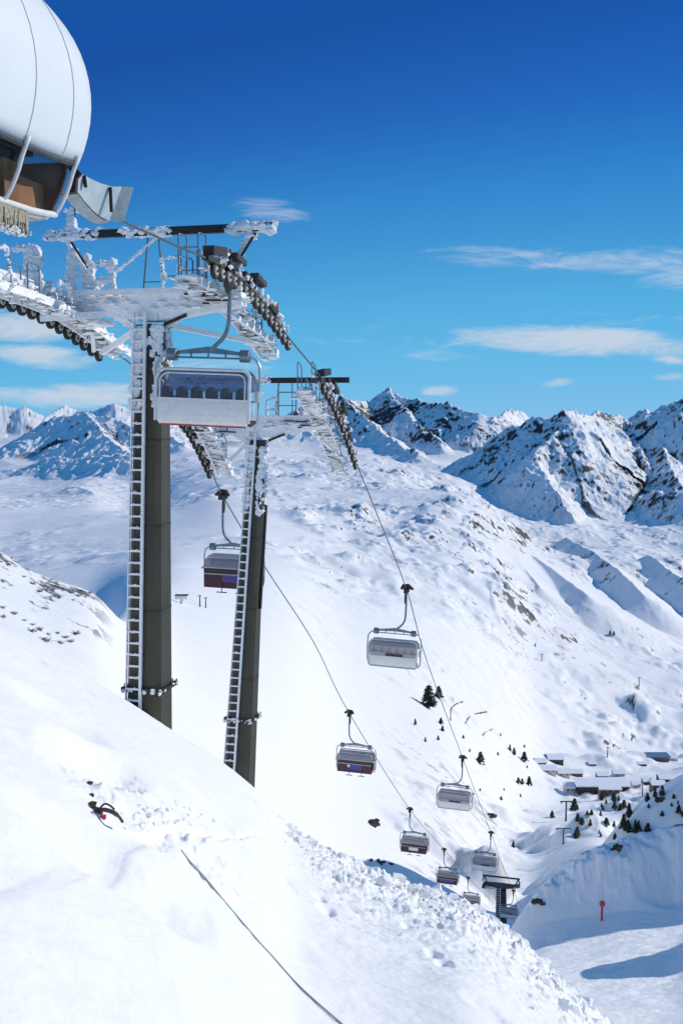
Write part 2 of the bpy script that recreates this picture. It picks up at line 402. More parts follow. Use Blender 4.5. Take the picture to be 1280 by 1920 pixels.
for p in _cols:
    ds = [q[0] for q in PROF[p]]; zs = [ray(p, q[1])[1] * q[0] for q in PROF[p]]
    _T.append(pchip(np.log(ds), np.array(zs), LD))
_T = np.array(_T)
NS = 400
SG = np.linspace(_S[0], _S[-1], NS)
_G = np.array([pchip(_S, _T[:, j], SG) for j in range(ND)]).T          # NS x ND
def _blur(A, w, ax):
    k = np.exp(-.5 * (np.arange(-3 * w, 3 * w + 1) / w) ** 2); k /= k.sum()
    pad = [(0, 0), (0, 0)]; pad[ax] = (3 * w, 3 * w); B = np.pad(A, pad, mode='edge'); out = 0
    for i, kk in enumerate(k):
        sl = [slice(None), slice(None)]; sl[ax] = slice(i, i + A.shape[ax]); out = out + kk * B[tuple(sl)]
    return out
_G = _blur(_G, 3, 0)
def base_z(s, d):
    a = np.clip((s - SG[0]) / (SG[1] - SG[0]), 0, NS - 1.001); b = np.clip((np.log(np.maximum(d, 1)) - LD[0]) / (LD[1] - LD[0]), 0, ND - 1.001)
    i = a.astype(int); j = b.astype(int); fa = a - i; fb = b - j
    return (_G[i, j] * (1 - fa) * (1 - fb) + _G[i + 1, j] * fa * (1 - fb) + _G[i, j + 1] * (1 - fa) * fb + _G[i + 1, j + 1] * fa * fb)

# mountain ridges: (photo column, photo row, distance) ; slope each side
RIDGES = [
 ([(540, 780, 4900), (600, 750, 4700), (640, 742, 4500), (690, 757, 4800), (705, 744, 4850), (730, 731, 4800), (770, 745, 4600), (800, 757, 4400), (830, 757, 4250), (850, 760, 4150), (900, 772, 4050), (935, 779, 4050), (968, 771, 4500), (1010, 784, 4700), (1060, 790, 4700)], .95, 1.0),
 ([(640, 742, 4500), (690, 785, 4200), (735, 822, 3900), (785, 852, 3550)], .85, .8),
 ([(500, 800, 4300), (560, 772, 4400), (600, 752, 4450), (640, 742, 4500)], .8, .8),
 ([(730, 731, 4800), (775, 790, 4150), (830, 835, 3850)], .9, .6),
 ([(760, 900, 3150), (800, 886, 3250), (850, 868, 3300), (900, 836, 3200), (950, 806, 3100), (1000, 789, 3000), (1055, 776, 2950), (1080, 772, 3000), (1120, 775, 3250), (1150, 779, 3450), (1175, 786, 3650)], .90, .8),
 ([(1065, 780, 2950), (1035, 812, 2880), (1000, 850, 2800), (1018, 885, 2700), (1040, 925, 2580), (1075, 980, 2400)], .88, .7),
 ([(1168, 790, 3450), (1192, 830, 3150), (1218, 880, 2900), (1240, 925, 2650)], .9, .8),
 ([(1175, 786, 3650), (1200, 774, 3600), (1230, 766, 3400), (1260, 758, 3250), (1290, 750, 3200), (1400, 735, 3300), (1600, 720, 3300)], .90, .9),
 ([(1215, 772, 3500), (1240, 830, 3100), (1262, 880, 2750), (1290, 940, 2500)], .9, .8),
 ([(-500, 740, 7500), (-200, 752, 7300), (-60, 748, 7200), (0, 757, 7000), (30, 764, 7000), (47, 760, 7000), (85, 779, 7000), (122, 759, 7200), (150, 771, 7200), (175, 768, 7000), (215, 756, 6900), (250, 766, 6900), (300, 772, 6900), (360, 782, 7000), (430, 790, 7000), (500, 790, 7000), (560, 780, 6800)], .8, .9),
 ([(-300, 900, 5300), (-60, 880, 5000), (0, 852, 4900), (50, 815, 4700), (105, 778, 4400), (160, 775, 4350), (215, 784, 4250), (260, 800, 4100), (310, 815, 4000), (345, 830, 3900)], .80, .5),
 ([(160, 775, 4350), (215, 830, 3900), (240, 850, 3500), (262, 872, 3100)], .72, .5),
 ([(215, 784, 4250), (290, 806, 4150), (335, 800, 4300), (400, 822, 4200)], .5, .6),
 ([(-200, 950, 3900), (0, 892, 3600), (90, 862, 3300), (150, 858, 3200), (250, 850, 3000)], .75, .4),
 ([(-60, 985, 2900), (60, 950, 2650), (110, 925, 2500), (150, 915, 2400), (175, 930, 2300)], .42, .4),
 ([(885, 975, 1800), (930, 1002, 1720), (985, 1036, 1620), (1050, 1076, 1500), (1100, 1112, 1400)], .70, .5),
 ([(1060, 1006, 1950), (1105, 1030, 1830), (1160, 1072, 1660), (1205, 1112, 1540)], .72, .5),
 ([(960, 1022, 1650), (975, 1060, 1500), (1010, 1100, 1400)], .75, .4),
 ([(1215, 1040, 1900), (1262, 1072, 1750), (1320, 1110, 1600)], .75, .4),
 ([(770, 925, 1950), (805, 945, 1850), (835, 975, 1700)], .6, .4),
 ([(640, 1000, 1450), (700, 1035, 1330), (740, 1080, 1220), (760, 1130, 1120)], .5, .4),
]
_SEG = []
for pts, sl, amp in RIDGES:
    w = [P(*q) for q in pts]
    for a, b in zip(w[:-1], w[1:]): _SEG.append((a, b, sl, amp))
def ridge_z(x, y):
    wx = x + 70 * fbm(x, y, 600, 3, 61); wy = y + 70 * fbm(x, y, 600, 3, 67)
    best = np.full_like(x, -1e9); ARC = np.zeros_like(x); DST = np.zeros_like(x)
    arc0 = 0
    for a, b, sl, amp in _SEG:
        ex, ey = b.x - a.x, b.y - a.y; L2 = ex * ex + ey * ey
        t = np.clip(((x - a.x) * ex + (y - a.y) * ey) / L2, 0, 1)
        k = np.clip(np.hypot(x - a.x - t * ex, y - a.y - t * ey) / 250, 0, 1)
        qx = x + (wx - x) * k; qy = y + (wy - y) * k
        tr = ((qx - a.x) * ex + (qy - a.y) * ey) / L2
        t = np.clip(tr, 0, 1)
        dd = np.hypot(qx - a.x - t * ex, qy - a.y - t * ey)
        h = a.z + t * (b.z - a.z) - sl * dd * (1 - .25 * np.clip(dd / 900, 0, 1))
        m = h > best
        ang = np.arctan2(qy - a.y - t * ey, qx - a.x - t * ex)
        L_ = math.sqrt(L2)
        best = np.where(m, h, best); ARC = np.where(m, arc0 + t * L_, ARC); DST = np.where(m, dd, DST)
        arc0 += L_
    return best, ARC, DST
def far_z(s, d, want_rock=False):
    s = np.asarray(s, float); d = np.asarray(d, float)
    x = s * d; y = d
    z0 = base_z(s, d)
    rough = sst(fbm(x, y, 420, 3, 5), -.25, .22)
    rough = np.maximum(rough, .6 * sst(d, 1700, 2100))
    pst = sst(s, -.02, .08) * (1 - sst(s, .20, .26)) * sst(d, 420, 560) * (1 - sst(d, 900, 1300)) * .75
    rough = rough * (1 - pst)
    gl = sst(s, -.16, -.10) * (1 - sst(s, 0.0, .05)) * (1 - sst(d, 500, 900))
    rough = rough * (1 - .92 * gl)
    midf = sst(d, 420, 1000) * (1 - sst(d, 2600, 3600))
    lowf = sst(d, 150, 260) * (1 - sst(d, 620, 900)) * sst(s, .02, .08)
    knob = np.maximum(fbm(x, y, 125, 3, 23, .5), -.03) + .35 * (ridged(x, y, 190, 3, 25, .5) - .5)
    knob2 = np.maximum(fbm(x + 31, y, 42, 3, 29, .5) - .03, 0)
    z = z0 + midf * (fbm(x, y, 420, 2, 11) * (10 + 24 * sst(s, -.12, -.02)) + rough * (.35 + .65 * sst(s, -.16, -.04)) * (knob * 27 + knob2 * 17)) 
    lowr = sst(fbm(x, y, 130, 2, 37), -.25, .2)
    z = z + lowf * lowr * (np.maximum(fbm(x + 3, y, 38, 3, 38, .5), -.05) * (13 + 13 * sst(s, .10, .14) * (1 - sst(d, 450, 600))) + np.maximum(fbm(x, y + 9, 13, 3, 39), 0) * 4.5)
    z = z + fbm(x, y, 1000, 2, 31) * (14 + 26 * sst(s, -.12, -.02)) * sst(d, 1100, 2400)
    z = z + fbm(x, y, 30, 3, 41) * (.25 + 1.0 * sst(d, 250, 900)) * (.15 + rough)
    z = z + fbm(x, y, 9, 3, 43) * .15 * (1 - sst(d, 150, 400))
    bk = sst(d, 99.5, 101.5) * (1 - sst(d, 112, 130)) * sst(s, .10, .14)
    z = z + bk * (fbm(x, y, 5.5, 5, 44, .62) * 1.7 + fbm(x, y, 14, 2, 46) * .9)
    # groomed piste ripples
    pis = (1 - sst(d, 96, 100)) * sst(s, .10, .14)
    z = z + pis * (.11 * fbm(x * .35 + y * .25, y * 1.6 - x * .45, .9, 3, 55, .6) + .36 * fbm(x * .45 + y * .2, y * 2.2 - x * .5, 3.5, 4, 51, .62) + .30 * fbm(x * .3, y * 1.2 - x * .25, 9.0, 2, 53))
    # snow dune just outside the picture on the right throws its shadow over the piste
    z = z + 8.0 * np.exp(-(((x - 38.5) / 3.6) ** 2 + ((y - 88.5) / 2.8) ** 2) ** 1.5)
    out = sst(x - .345 * y - 1, 0, 7)
    z = z + out * (19 * sst(y, 103.5, 107) * (1 - sst(y, 122, 136)) + 30 * sst(y, 172, 182) * (1 - sst(y, 215, 240)))  # unseen rises beyond the right edge, added to shade the bank and hill
    # mountains and spurs
    far = sst(d, 1000, 1250)
    rz, ARC, DST = ridge_z(x, y)
    big = sst(d, 2000, 2500)
    g1 = 1 - np.abs(pn(ARC / (150 + 110 * big), DST / (900), 301)) * 2
    g2 = 1 - np.abs(pn(ARC / (58 + 50 * big) + 5, DST / 420, 302)) * 2
    g3 = pn(ARC / 32 + 5, DST / 160, 303)
    kd = np.clip(DST / (160 + 160 * big), 0, 1)
    rib = (g1 * (9 + 39 * big) + g2 * (2.5 + 15.5 * big) + g3 * (.8 + 4.7 * big)) * kd
    rz = rz + rib - kd * (6 + 12 * big)
    above = rz - z
    k = 14.0 + 14 * big
    m = np.maximum(z, rz) + k * .25 * np.exp(-np.abs(above) / k)
    onm = sst(above, -20, 45) * far
    det = (ridged(x + 100, y, 300, 6, 71, .55) - .50) * (8 + 30 * big * (.45 + .55 * sst(s, -.16, -.05))) + (ridged(x, y, 75, 4, 77) - .5) * (4 + 13 * big)
    zz = z + (m - z) * far + det * onm
    zz = zz + far * (1 - onm) * (ridged(x, y, 700, 4, 91, .38) - .45) * 34 * sst(d, 2200, 3200)
    if not want_rock: return zz
    return zz, onm, rough, midf, lowf, g1 + .5 * g2
def grid_mesh(name, S, D, Z, rock, material):
    ns, nd = len(S), len(D)
    X = S[:, None] * D[None, :]; Y = np.broadcast_to(D[None, :], X.shape)
    co = np.stack([X, Y, Z], -1).reshape(-1, 3).astype(np.float32)
    idx = np.arange(ns * nd).reshape(ns, nd)
    q = np.stack([idx[:-1, :-1], idx[1:, :-1], idx[1:, 1:], idx[:-1, 1:]], -1).reshape(-1, 4)
    me = bpy.data.meshes.new(name)
    me.vertices.add(len(co)); me.vertices.foreach_set('co', co.ravel())
    me.loops.add(q.size); me.loops.foreach_set('vertex_index', q.ravel().astype(np.int32))
    me.polygons.add(len(q)); me.polygons.foreach_set('loop_start', np.arange(0, q.size, 4, dtype=np.int32))
    me.polygons.foreach_set('use_smooth', np.ones(len(q), dtype=bool))
    at = me.attributes.new('rock', 'FLOAT', 'POINT'); at.data.foreach_set('value', rock.reshape(-1).astype(np.float32))
    me.materials.append(MAT[material]); me.update(calc_edges=True); me.validate()
    o = bpy.data.objects.new(name, me); COL.objects.link(o)
    return o
def make_far():
    core = np.linspace(-.35, .35, 820)
    S = np.concatenate([np.linspace(-.70, -.352, 45), core, np.linspace(.352, .60, 50)])
    lg = lambda a, b, n: np.linspace(math.log(a), math.log(b), n, endpoint=False)
    D = np.exp(np.concatenate([lg(41, 68, 50), lg(68, 97, 230), lg(97, 112, 90), lg(112, 1200, 620), lg(1200, 2300, 420), lg(2300, 5200, 800), lg(5200, 9300, 120)]))
    SS, DD = np.meshgrid(S, D, indexing='ij')
    Z, onm, rough, midf, lowf, rib = far_z(SS, DD, True)
    X = SS * DD
    # slope for rock exposure
    gy = np.gradient(Z, axis=1) / np.gradient(DD, axis=1)
    gx = np.gradient(Z, axis=0) / np.gradient(X, axis=0) - gy * SS * 0
    sl = np.hypot(gx, gy)
    n1 = fbm(X, DD, 160, 5, 101, .65); n2 = fbm(X, DD, 28, 4, 111, .7); n3 = fbm(X, DD, 7, 3, 121, .7)
    big = sst(DD, 2000, 2500)
    clus = fbm(X, DD, 330, 3, 141)
    mountain = onm * sst(sl + n1 * .7 + n2 * .5 + n3 * .15 + rib * .05 + clus * 1.0 - .48 * big + .30 * sst(SS, -.03, .02) * (1 - sst(SS, .14, .19)) * sst(DD, 3300, 3700) - .04 * (1 - big), 1.0, 1.18)  # extra rock cover on the far peak paints in its dark shade
    wind = sst(n1, .10, .40)
    mid = (1 - onm) * midf * (.3 + rough) * sst(sl * .8 + n2 * 1.0 + n3 * .7 + n1 * .35, .88, 1.0) * (.3 + .7 * sst(SS, -.12, -.02)) * (1 - .8 * sst(SS, .05, .09) * (1 - sst(SS, .19, .23)) * (1 - sst(DD, 1000, 1300)))
    low = lowf * (1 - sst(DD, 400, 480)) * (.15 + rough) * sst(sl * .6 + n3 * 1.2 + n2 * .8, .55, .74)
    rock = np.clip(mountain + mid * .9 + low, 0, 1)
    # stony shrub hill on the left and the bare outcrops on the shaded bank
    lh = (1 - sst(SS, -.26, -.22)) * sst(DD, 84, 96) * (1 - sst(DD, 138, 150))
    streak = fbm(X * 1.0 + DD * .25, DD * .35, 3.0, 4, 131, .7)
    rock = np.maximum(rock, lh * sst(streak + .22 * sst(DD, 105, 130), .16, .36) * .9)
    for (px, py, d, r, a) in ((1262, 1610, 109, 3.0, .9), (1102, 1645, 106, .9, .8), (1175, 1640, 107, 1.2, .5), (1068, 1658, 106, .5, .7), (1095, 1662, 105.5, .5, .9)):
        c = P(px, py, d)
        q = np.hypot(X - c.x, (DD - c.y) * 1.3) / r + n3 * .9
        rock = np.maximum(rock, a * (1 - sst(q, .55, .95)))
    return tag(grid_mesh('valley_terrain', S, D, Z, rock, 'snow_far'), 'snow covered valley and mountain ranges beyond the lift', None, kind='structure')
make_far()

def hit_far(px, py, dmin=60, dmax=9000):
    s, t = ray(px, py)
    d = np.exp(np.linspace(math.log(dmin), math.log(dmax), 1500))
    z = far_z(np.full_like(d, s), d)
    b = np.nonzero(z > t * d)[0]
    if len(b) == 0 or b[0] == 0: return Vector((s * dmin, dmin, float(z[0])))
    k = b[0]; e0 = z[k - 1] - t * d[k - 1]; e1 = z[k] - t * d[k]; f = -e0 / (e1 - e0)
    dd = d[k - 1] + f * (d[k] - d[k - 1])
    return Vector((s * dd, dd, t * dd))

# near slope ----------------------------------------------------------
CREST = [(-900, 700, 24), (-300, 1010, 24.5), (0, 1172, 25.5), (120, 1240, 27), (240, 1314, 29), (322, 1368, 30.8), (415, 1425, 38), (480, 1476, 42), (525, 1532, 42), (560, 1566, 42),
         (620, 1600, 41), (700, 1636, 40), (780, 1666, 38), (870, 1690, 36), (920, 1722, 35), (965, 1762, 33), (1010, 1802, 31), (1060, 1848, 29), (1130, 1920, 27), (1250, 2050, 25), (1500, 2300, 22), (1900, 2600, 20)]
_cs = np.array([ray(p, q)[0] for p, q, _ in CREST]); _ct = np.array([ray(p, q)[1] for p, q, _ in CREST]); _cd = np.array([c[2] for c in CREST], float)
_sg = np.linspace(_cs[0], _cs[-1], 900)
_tg = np.interp(_sg, _cs, _ct); _dg = np.interp(_sg, _cs, _cd)
def _b1(a, w):
    k = np.exp(-.5 * (np.arange(-3 * w, 3 * w + 1) / w) ** 2); k /= k.sum()
    return np.convolve(np.pad(a, 3 * w, mode='edge'), k, 'valid')
_tg = _b1(_tg, 5); _dg = _b1(_dg, 8)
H0 = 2.6
# foot of the snow bank on the left: photo polyline
BANK = [(-200, 1500), (60, 1480), (158, 1395), (172, 1460), (190, 1520), (235, 1545), (330, 1548), (420, 1545), (520, 1548), (640, 1640), (760, 1700), (1000, 1800)]
def near_z(s, d):
    s = np.asarray(s, float); d = np.asarray(d, float); x = s * d; y = d
    t = np.interp(s, _sg, _tg); dc = np.interp(s, _sg, _dg)
    rt = sst(s, -.25, -.18)
    z = t * d - H0 * (1 - d / dc) ** 2 - .022 * rt * np.maximum(d - dc, 0) ** 2 - .02 * (1 - rt) * np.maximum(d - 62, 0) ** 2
    fade = sst(d, 2, 8)
    low = fbm(x, y, 6.5, 3, 201)
    z = z + fade * (low * .26 - .10) * (1 - sst(d, .8 * dc, dc) * .7)
    # broken snow along the right-hand edge
    px = 640 + 1900 * s
    edge = sst(px, 500, 640) * np.exp(-((d / dc - .80) / .30) ** 2) * (1 - sst(d / dc, 1.05, 1.3))
    clod = np.maximum(fbm(x, y, .9, 4, 211, .66), -.12)
    z = z + edge * (clod * .50 + .25 * fbm(x, y, 3.2, 2, 217) + .30 * np.maximum(ridged(x, y, .5, 3, 219) - .45, 0)) 
    # little ripples and wind scoops
    z = z + fade * .034 * fbm(x * 1.0 + y * .25, y * .45 - x * .3, .8, 4, 221, .6)
    sc_ = fbm(x + y * .35, y * .5, 1.6, 2, 227)
    z = z - fade * .10 * sst(sc_, .32, .60)
    # snow bank: the ground in front of the line is lower
    for (cpx, cpy, dd, rx, ry, h) in BANKS:
        c = P(cpx, cpy, dd)
        z = z + h * np.exp(-(((x - c.x) / rx) ** 2 + ((y - c.y) / ry) ** 2))
    # scarp
    q = (y - np.interp(x, SCX, SCY)) + .22 * fbm(x, y, .9, 3, 233)
    w = sst(x, SCX[0] + .2, SCX[0] + 2.6) * (1 - sst(x, SCX[-1] - 1.5, SCX[-1]))
    z = z - w * .46 * (1 - sst(q, -.32, .10)) * sst(q, -5.5, -.8)
    # left sculpted lip running to the picture's lower left
    q2 = (x - np.interp(y, LIPY, LIPX)) + .15 * fbm(x, y, 1.3, 3, 241)
    z = z + .13 * sst(-q2, -.2, .5) * (1 - sst(-q2, .5, 4)) * sst(y, 6, 8) * (1 - sst(y, LIPY[-1] - 1, LIPY[-1]))
    return z
BANKS = []; SCX = np.array([0., 1.]); SCY = np.array([0., 0.]); LIPX = np.array([0., 0.]); LIPY = np.array([1., 2.])
def hit_near(px, py, dmin=2, dmax=60):
    s, t = ray(px, py)
    d = np.linspace(dmin, dmax, 3000)
    z = near_z(np.full_like(d, s), d)
    b = np.nonzero(z > t * d)[0]
    if len(b) == 0: return None
    dd = d[b[0]]
    return Vector((s * dd, dd, t * dd))
_sc = [hit_near(*q) for q in ((150, 1400), (168, 1465), (185, 1520), (235, 1546), (330, 1552), (420, 1560), (500, 1566), (560, 1590))]
_sc = sorted([v for v in _sc if v], key=lambda v: v.x)
SCX_, SCY_ = np.array([v.x for v in _sc]), np.array([v.y for v in _sc])
_lp = sorted([v for v in [hit_near(*q) for q in ((-60, 1850), (0, 1790), (60, 1700), (120, 1620), (185, 1585))] if v], key=lambda v: v.y)
LIPX_, LIPY_ = np.array([v.x for v in _lp]), np.array([v.y for v in _lp])
_m = [(hit_near(112, 1335), .55, 1.0, -.16), (hit_near(183, 1425), .42, 1.3, -.30), (hit_near(190, 1600), .7, .5, -.20), (hit_near(400, 1520), .4, .7, -.16), (hit_near(340, 1690), .25, .6, -.08), (hit_near(612, 1705), .14, .45, -.14), (hit_near(598, 1682), .12, .35, -.12), (hit_near(766, 1738), .13, .4, -.16), (hit_near(812, 1785), .12, .35, -.13), (hit_near(832, 1806), .12, .35, -.13), (hit_near(545, 1765), .3, .8, -.05), (hit_near(255, 1530), 1.2, .5, -.12)]
def _holes():
    out = []
    for v, rx, ry, h in _m: out.append((v, rx, ry, h))
    return out
_hl = _holes()
class _B:
    pass
BANKS = []
SCX, SCY, LIPX, LIPY = SCX_, SCY_, LIPX_, LIPY_
_near0 = near_z
_pc = hit_near(310, 1535)
def near_z(s, d):
    z = _near0(s, d); x = np.asarray(s) * d; y = np.asarray(d)
    z = z + np.exp(-((x - _pc.x) / 1.1) ** 4 - ((y - _pc.y) / 1.5) ** 2) * (np.maximum(fbm(x, y, .5, 4, 251, .65), -.05) * .28)
    for v, rx, ry, h in _hl:
        q = ((x - v.x) / rx) ** 2 + ((y - v.y) / ry) ** 2
        z = z + h * np.exp(-q ** 2) 
    return z
def make_near():
    S = np.concatenate([np.linspace(-1.3, -.36, 60), np.linspace(-.359, .359, 860), np.linspace(.36, .95, 40)])
    D = np.exp(np.linspace(math.log(1.0), math.log(85), 1000))
    SS, DD = np.meshgrid(S, D, indexing='ij')
    Z = near_z(SS, DD)
    return tag(grid_mesh('snow_slope', S, D, Z, np.zeros_like(Z), 'snow_near'), 'sunlit snow slope in the foreground with broken snow along its edge', None, kind='structure')
make_near()

exec_parts = True
# ------------------------------------------------------------------ lift line
A_R, A_L, B_S = -10.7, -17.07, .2408
TH = math.atan(B_S)
U = Vector((math.cos(TH), -math.sin(TH), 0)); F = Vector((math.sin(TH), math.cos(TH), 0)); W = Vector((0, 0, 1))
def onrope(px, py, side):
    s, t = ray(px, py); d = (A_R if side == 'R' else A_L) / (s - B_S)
    return Vector((s * d, d, t * d))
def smooth_path(pts, n=8):
    pts = [Vector(p) for p in pts]; out = []
    for i in range(len(pts) - 1):
        p0 = pts[max(i - 1, 0)]; p1 = pts[i]; p2 = pts[i + 1]; p3 = pts[min(i + 2, len(pts) - 1)]
        for k in range(n):
            t = k / n
            out.append(.5 * ((2 * p1) + (p2 - p0) * t + (2 * p0 - 5 * p1 + 4 * p2 - p3) * t * t + (3 * p1 - p0 - 3 * p2 + p3) * t ** 3))
    out.append(pts[-1]); return out

R_PTS = [(-60, 283), (70, 342), (220, 410), (330, 460), (400, 490), (440, 512), (490, 562), (540, 632), (600, 706), (640, 775), (668, 868), (700, 948), (762, 1106), (800, 1240), (867, 1422), (920, 1563), (948, 1640), (975, 1700)]
L_PTS = [(-70, 515), (0, 540), (90, 578), (190, 648), (250, 686), (345, 780), (365, 815), (395, 876), (418, 930), (500, 1068), (590, 1208), (655, 1338), (768, 1518), (832, 1593), (877, 1646), (900, 1668), (925, 1695)]
R3 = [onrope(*q, 'R') for q in R_PTS]; L3 = [onrope(*q, 'L') for q in L_PTS]
for nm, pts, lab in (('haul_rope', R3, 'steel haul rope on the right carrying the white backed chairs'), ('haul_rope', L3, 'steel haul rope on the left carrying the maroon chairs')):
    b = MB(); b.tube(smooth_path(pts, 6), .032, 6); tag(b.build(nm, 'rope', smooth=True), lab, 'rope', 'haul ropes of the chairlift')

def rime_path(b, pts, r, step=.12, jag=.4, grow=1.0):
    pts = [Vector(p) for p in pts]
    for a, c in zip(pts[:-1], pts[1:]):
        n = max(1, int((c - a).length / step))
        for i in range(n + 1):
            q = a.lerp(c, i / n) + Vector([RND.uniform(-1, 1) * r * .35 for _ in range(3)])
            rr = r * RND.uniform(.6, 1.25) * grow
            b.lump(q, rr, squash=(RND.uniform(.7, 1.5), RND.uniform(.7, 1.5), RND.uniform(.7, 1.4)), jag=jag)

def make_tower(o, trainR, trainL, base, label, shaft_w=(.62, 1.15), gx=1.0, nw=12, rime=1.0, detail=True, gantry=True, dark=(.35, .9)):
    """o: head centre (world), trains: rope paths over the wheels (world), base: foot (world)"""
    root = empty('lift_tower', base, 0)
    tag(root, label, 'lift tower', 'chairlift towers')
    def T(p): return Vector(p) - base
    def H(u, f, w): return T(o + U * u + F * f + W * w)
    up = (o - base).normalized()
    top = T(o); bot = Vector((0, 0, 0)) - up * 1.5
    s1, s2 = shaft_w
    # shaft: tapered box with chamfers, olive
    b = MB()
    right = U; fw = F
    def ring(c, s):
        h = s / 2; k = h * .72; out = []
        for (x, y) in ((-k, -h), (k, -h), (h, -k), (h, k), (k, h), (-k, h), (-h, k), (-h, -k)): out.append(c + right * x + fw * y)
        return out
    n = 12; vs = []
    for i in range(n + 1):
        vs += ring(bot.lerp(top - up * .9, i / n), s2 + (s1 - s2) * i / n)
    fs = [(i * 8 + k, i * 8 + (k + 1) % 8, (i + 1) * 8 + (k + 1) % 8, (i + 1) * 8 + k) for i in range(n) for k in range(8)] + [tuple(range(n * 8, n * 8 + 8))]
    b.add(vs, fs)
    sh = b.build('shaft', 'olive', root)
    if detail:
        # weld flange ring
        L_ = (top - bot).length
        b = MB(); c = bot.lerp(top, FL[0]); sz = s2 + (s1 - s2) * FL[0]
        b.beam(c - up * .05, c + up * .05, sz + .22, sz + .22, up=fw)
        for k in range(10):
            for q in ((-.5, k / 9 - .5), (.5, k / 9 - .5), (k / 9 - .5, -.5), (k / 9 - .5, .5)):
                p = c + right * q[0] * (sz + .14) + fw * q[1] * (sz + .14)
                b.tube([p - up * .10, p + up * .10], .025, 6)
        fl = b.build('flange', 'dark_steel', root)
        b = MB()
        for k in range(26):
            a = RND.uniform(-.5, .5); e = RND.choice((-.5, .5))
            q = (e, a) if RND.random() < .4 else (a, -.5)
            b.lump(c + right * q[0] * (sz + .22) + fw * q[1] * (sz + .22) + up * RND.uniform(-.06, .08), RND.uniform(.03, .08), jag=.5)
        b.build('rime', 'rime', fl)
    # ladder with frosted rungs on the face towards the camera, left of centre
    b = MB(); b.m = 0
    lb = bot.lerp(top, .02)
    def side(c, fr, off, out): 
        sz = s2 + (s1 - s2) * fr
        return c + right * (off * sz * .5) - fw * (sz / 2 + out)
    f0, f1 = .04, .965
    lad = []
    for off, w in ((-.90, .035), (-.06, .09)):
        pts = [side(bot.lerp(top, f0 + (f1 - f0) * i / 10), f0 + (f1 - f0) * i / 10, off, .08) for i in range(11)]
        for p, q in zip(pts[:-1], pts[1:]): b.beam(p, q, w, .09, up=fw)
        lad.append(pts)
    nr = int((top - bot).length * (f1 - f0) / .36)
    ld = b.build('ladder', 'rime', root)
    b = MB(); rb = MB()
    for i in range(nr):
        fr = f0 + (f1 - f0) * (i + .5) / nr
        p = side(bot.lerp(top, fr), fr, -.90, .10); q = side(bot.lerp(top, fr), fr, -.06, .10)
        b = MB(); b.beam(p, q, .06, .06, up=up); b.build('rung', 'rime', ld)
        if detail:
            for e in range(4):
                rb.lump(p.lerp(q, RND.uniform(0, 1)) + up * RND.uniform(-.03, .05), RND.uniform(.022, .045), squash=(1.5, 1, .8), jag=.5)
    if detail:
        for pts in lad:
            for p, q in zip(pts[:-1], pts[1:]):
                m = int((q - p).length / .16)
                for i in range(m): rb.lump(p.lerp(q, i / m), RND.uniform(.035, .055) * (.45 if pts is lad[0] else 1.05), squash=(1, 1, 1.8), jag=.35)
        rb.build('rime', 'rime', ld)
        for fr in (.34, .52, .70, .84):
            c = bot.lerp(top, fr); q = s2 + (s1 - s2) * fr + .02
            b = MB(); v1 = ring(c - up * .02, q); v2 = ring(c + up * .02, q); b.add(v1 + v2, [(k, (k + 1) % 8, 8 + (k + 1) % 8, 8 + k) for k in range(8)] + [tuple(range(7, -1, -1)), tuple(range(8, 16))]); b.build('weld_seam', 'dark_steel', sh)
        # frosted top section of the shaft
        b = MB()
        for i in range(46):
            fr = 1 - (i / 46) ** 1.3 * .17 - .07
            c = bot.lerp(top, fr); sz = s2 + (s1 - s2) * fr
            for e in range(6):
                a = RND.uniform(-.55, .55)
                if abs(a - .02) < .22 and fr < .90: continue
                b.lump(c + right * a * sz - fw * (sz / 2), RND.uniform(.05, .12), squash=(1, .6, 1.4), jag=.4)
            b.lump(c + right * .52 * sz - fw * RND.uniform(-.4, .4) * sz, RND.uniform(.06, .12), jag=.4)
            b.lump(c - right * .52 * sz - fw * RND.uniform(-.4, .4) * sz, RND.uniform(.06, .12), jag=.4)
        b.build('rime', 'rime', sh)
        # dark inspection slot
        b = MB(); fr = .905; c = bot.lerp(top, fr); sz = s2 + (s1 - s2) * fr
        pts = arc(0, .42, .12, 0, 180, 8) + [(-.12, -.75), (.12, -.75)]
        vs = [c + right * (p[0] + .10) + up * p[1] - fw * (sz / 2 + .03) for p in pts] + [c + right * (p[0] + .10) + up * p[1] - fw * (sz / 2 - .05) for p in pts]
        k = len(pts); b.add(vs, [tuple(range(k)), tuple(reversed(range(k, 2 * k)))] + [(i, i + k, (i + 1) % k + k, (i + 1) % k) for i in range(k)])
        b.build('inspection_slot', 'dark_steel', root)
    # crossarm
    gr = 3.1
    b = MB()
    b.beam(H(-gr, 0, -.15), H(-.3, 0, -.35), .5, .40, w2=.7, h2=.85); b.beam(H(-.3, 0, -.35), H(.3, 0, -.35), .7, .85); b.beam(H(.3, 0, -.35), H(gr - .1, 0, -.15), .7, .85, w2=.5, h2=.40)
    b.beam(H(-gr, -.5, .12), H(gr, -.5, .12), .08, .16)
    b.beam(H(.30, .0, -1.0), H(1.3, 0, -.5), .12, .12); b.beam(H(-.30, .0, -1.15), H(-1.5, 0, -.42), .2, .2)
    ca = b.build('crossarm', 'rime' if rime > .5 else 'pylon_grey', root)
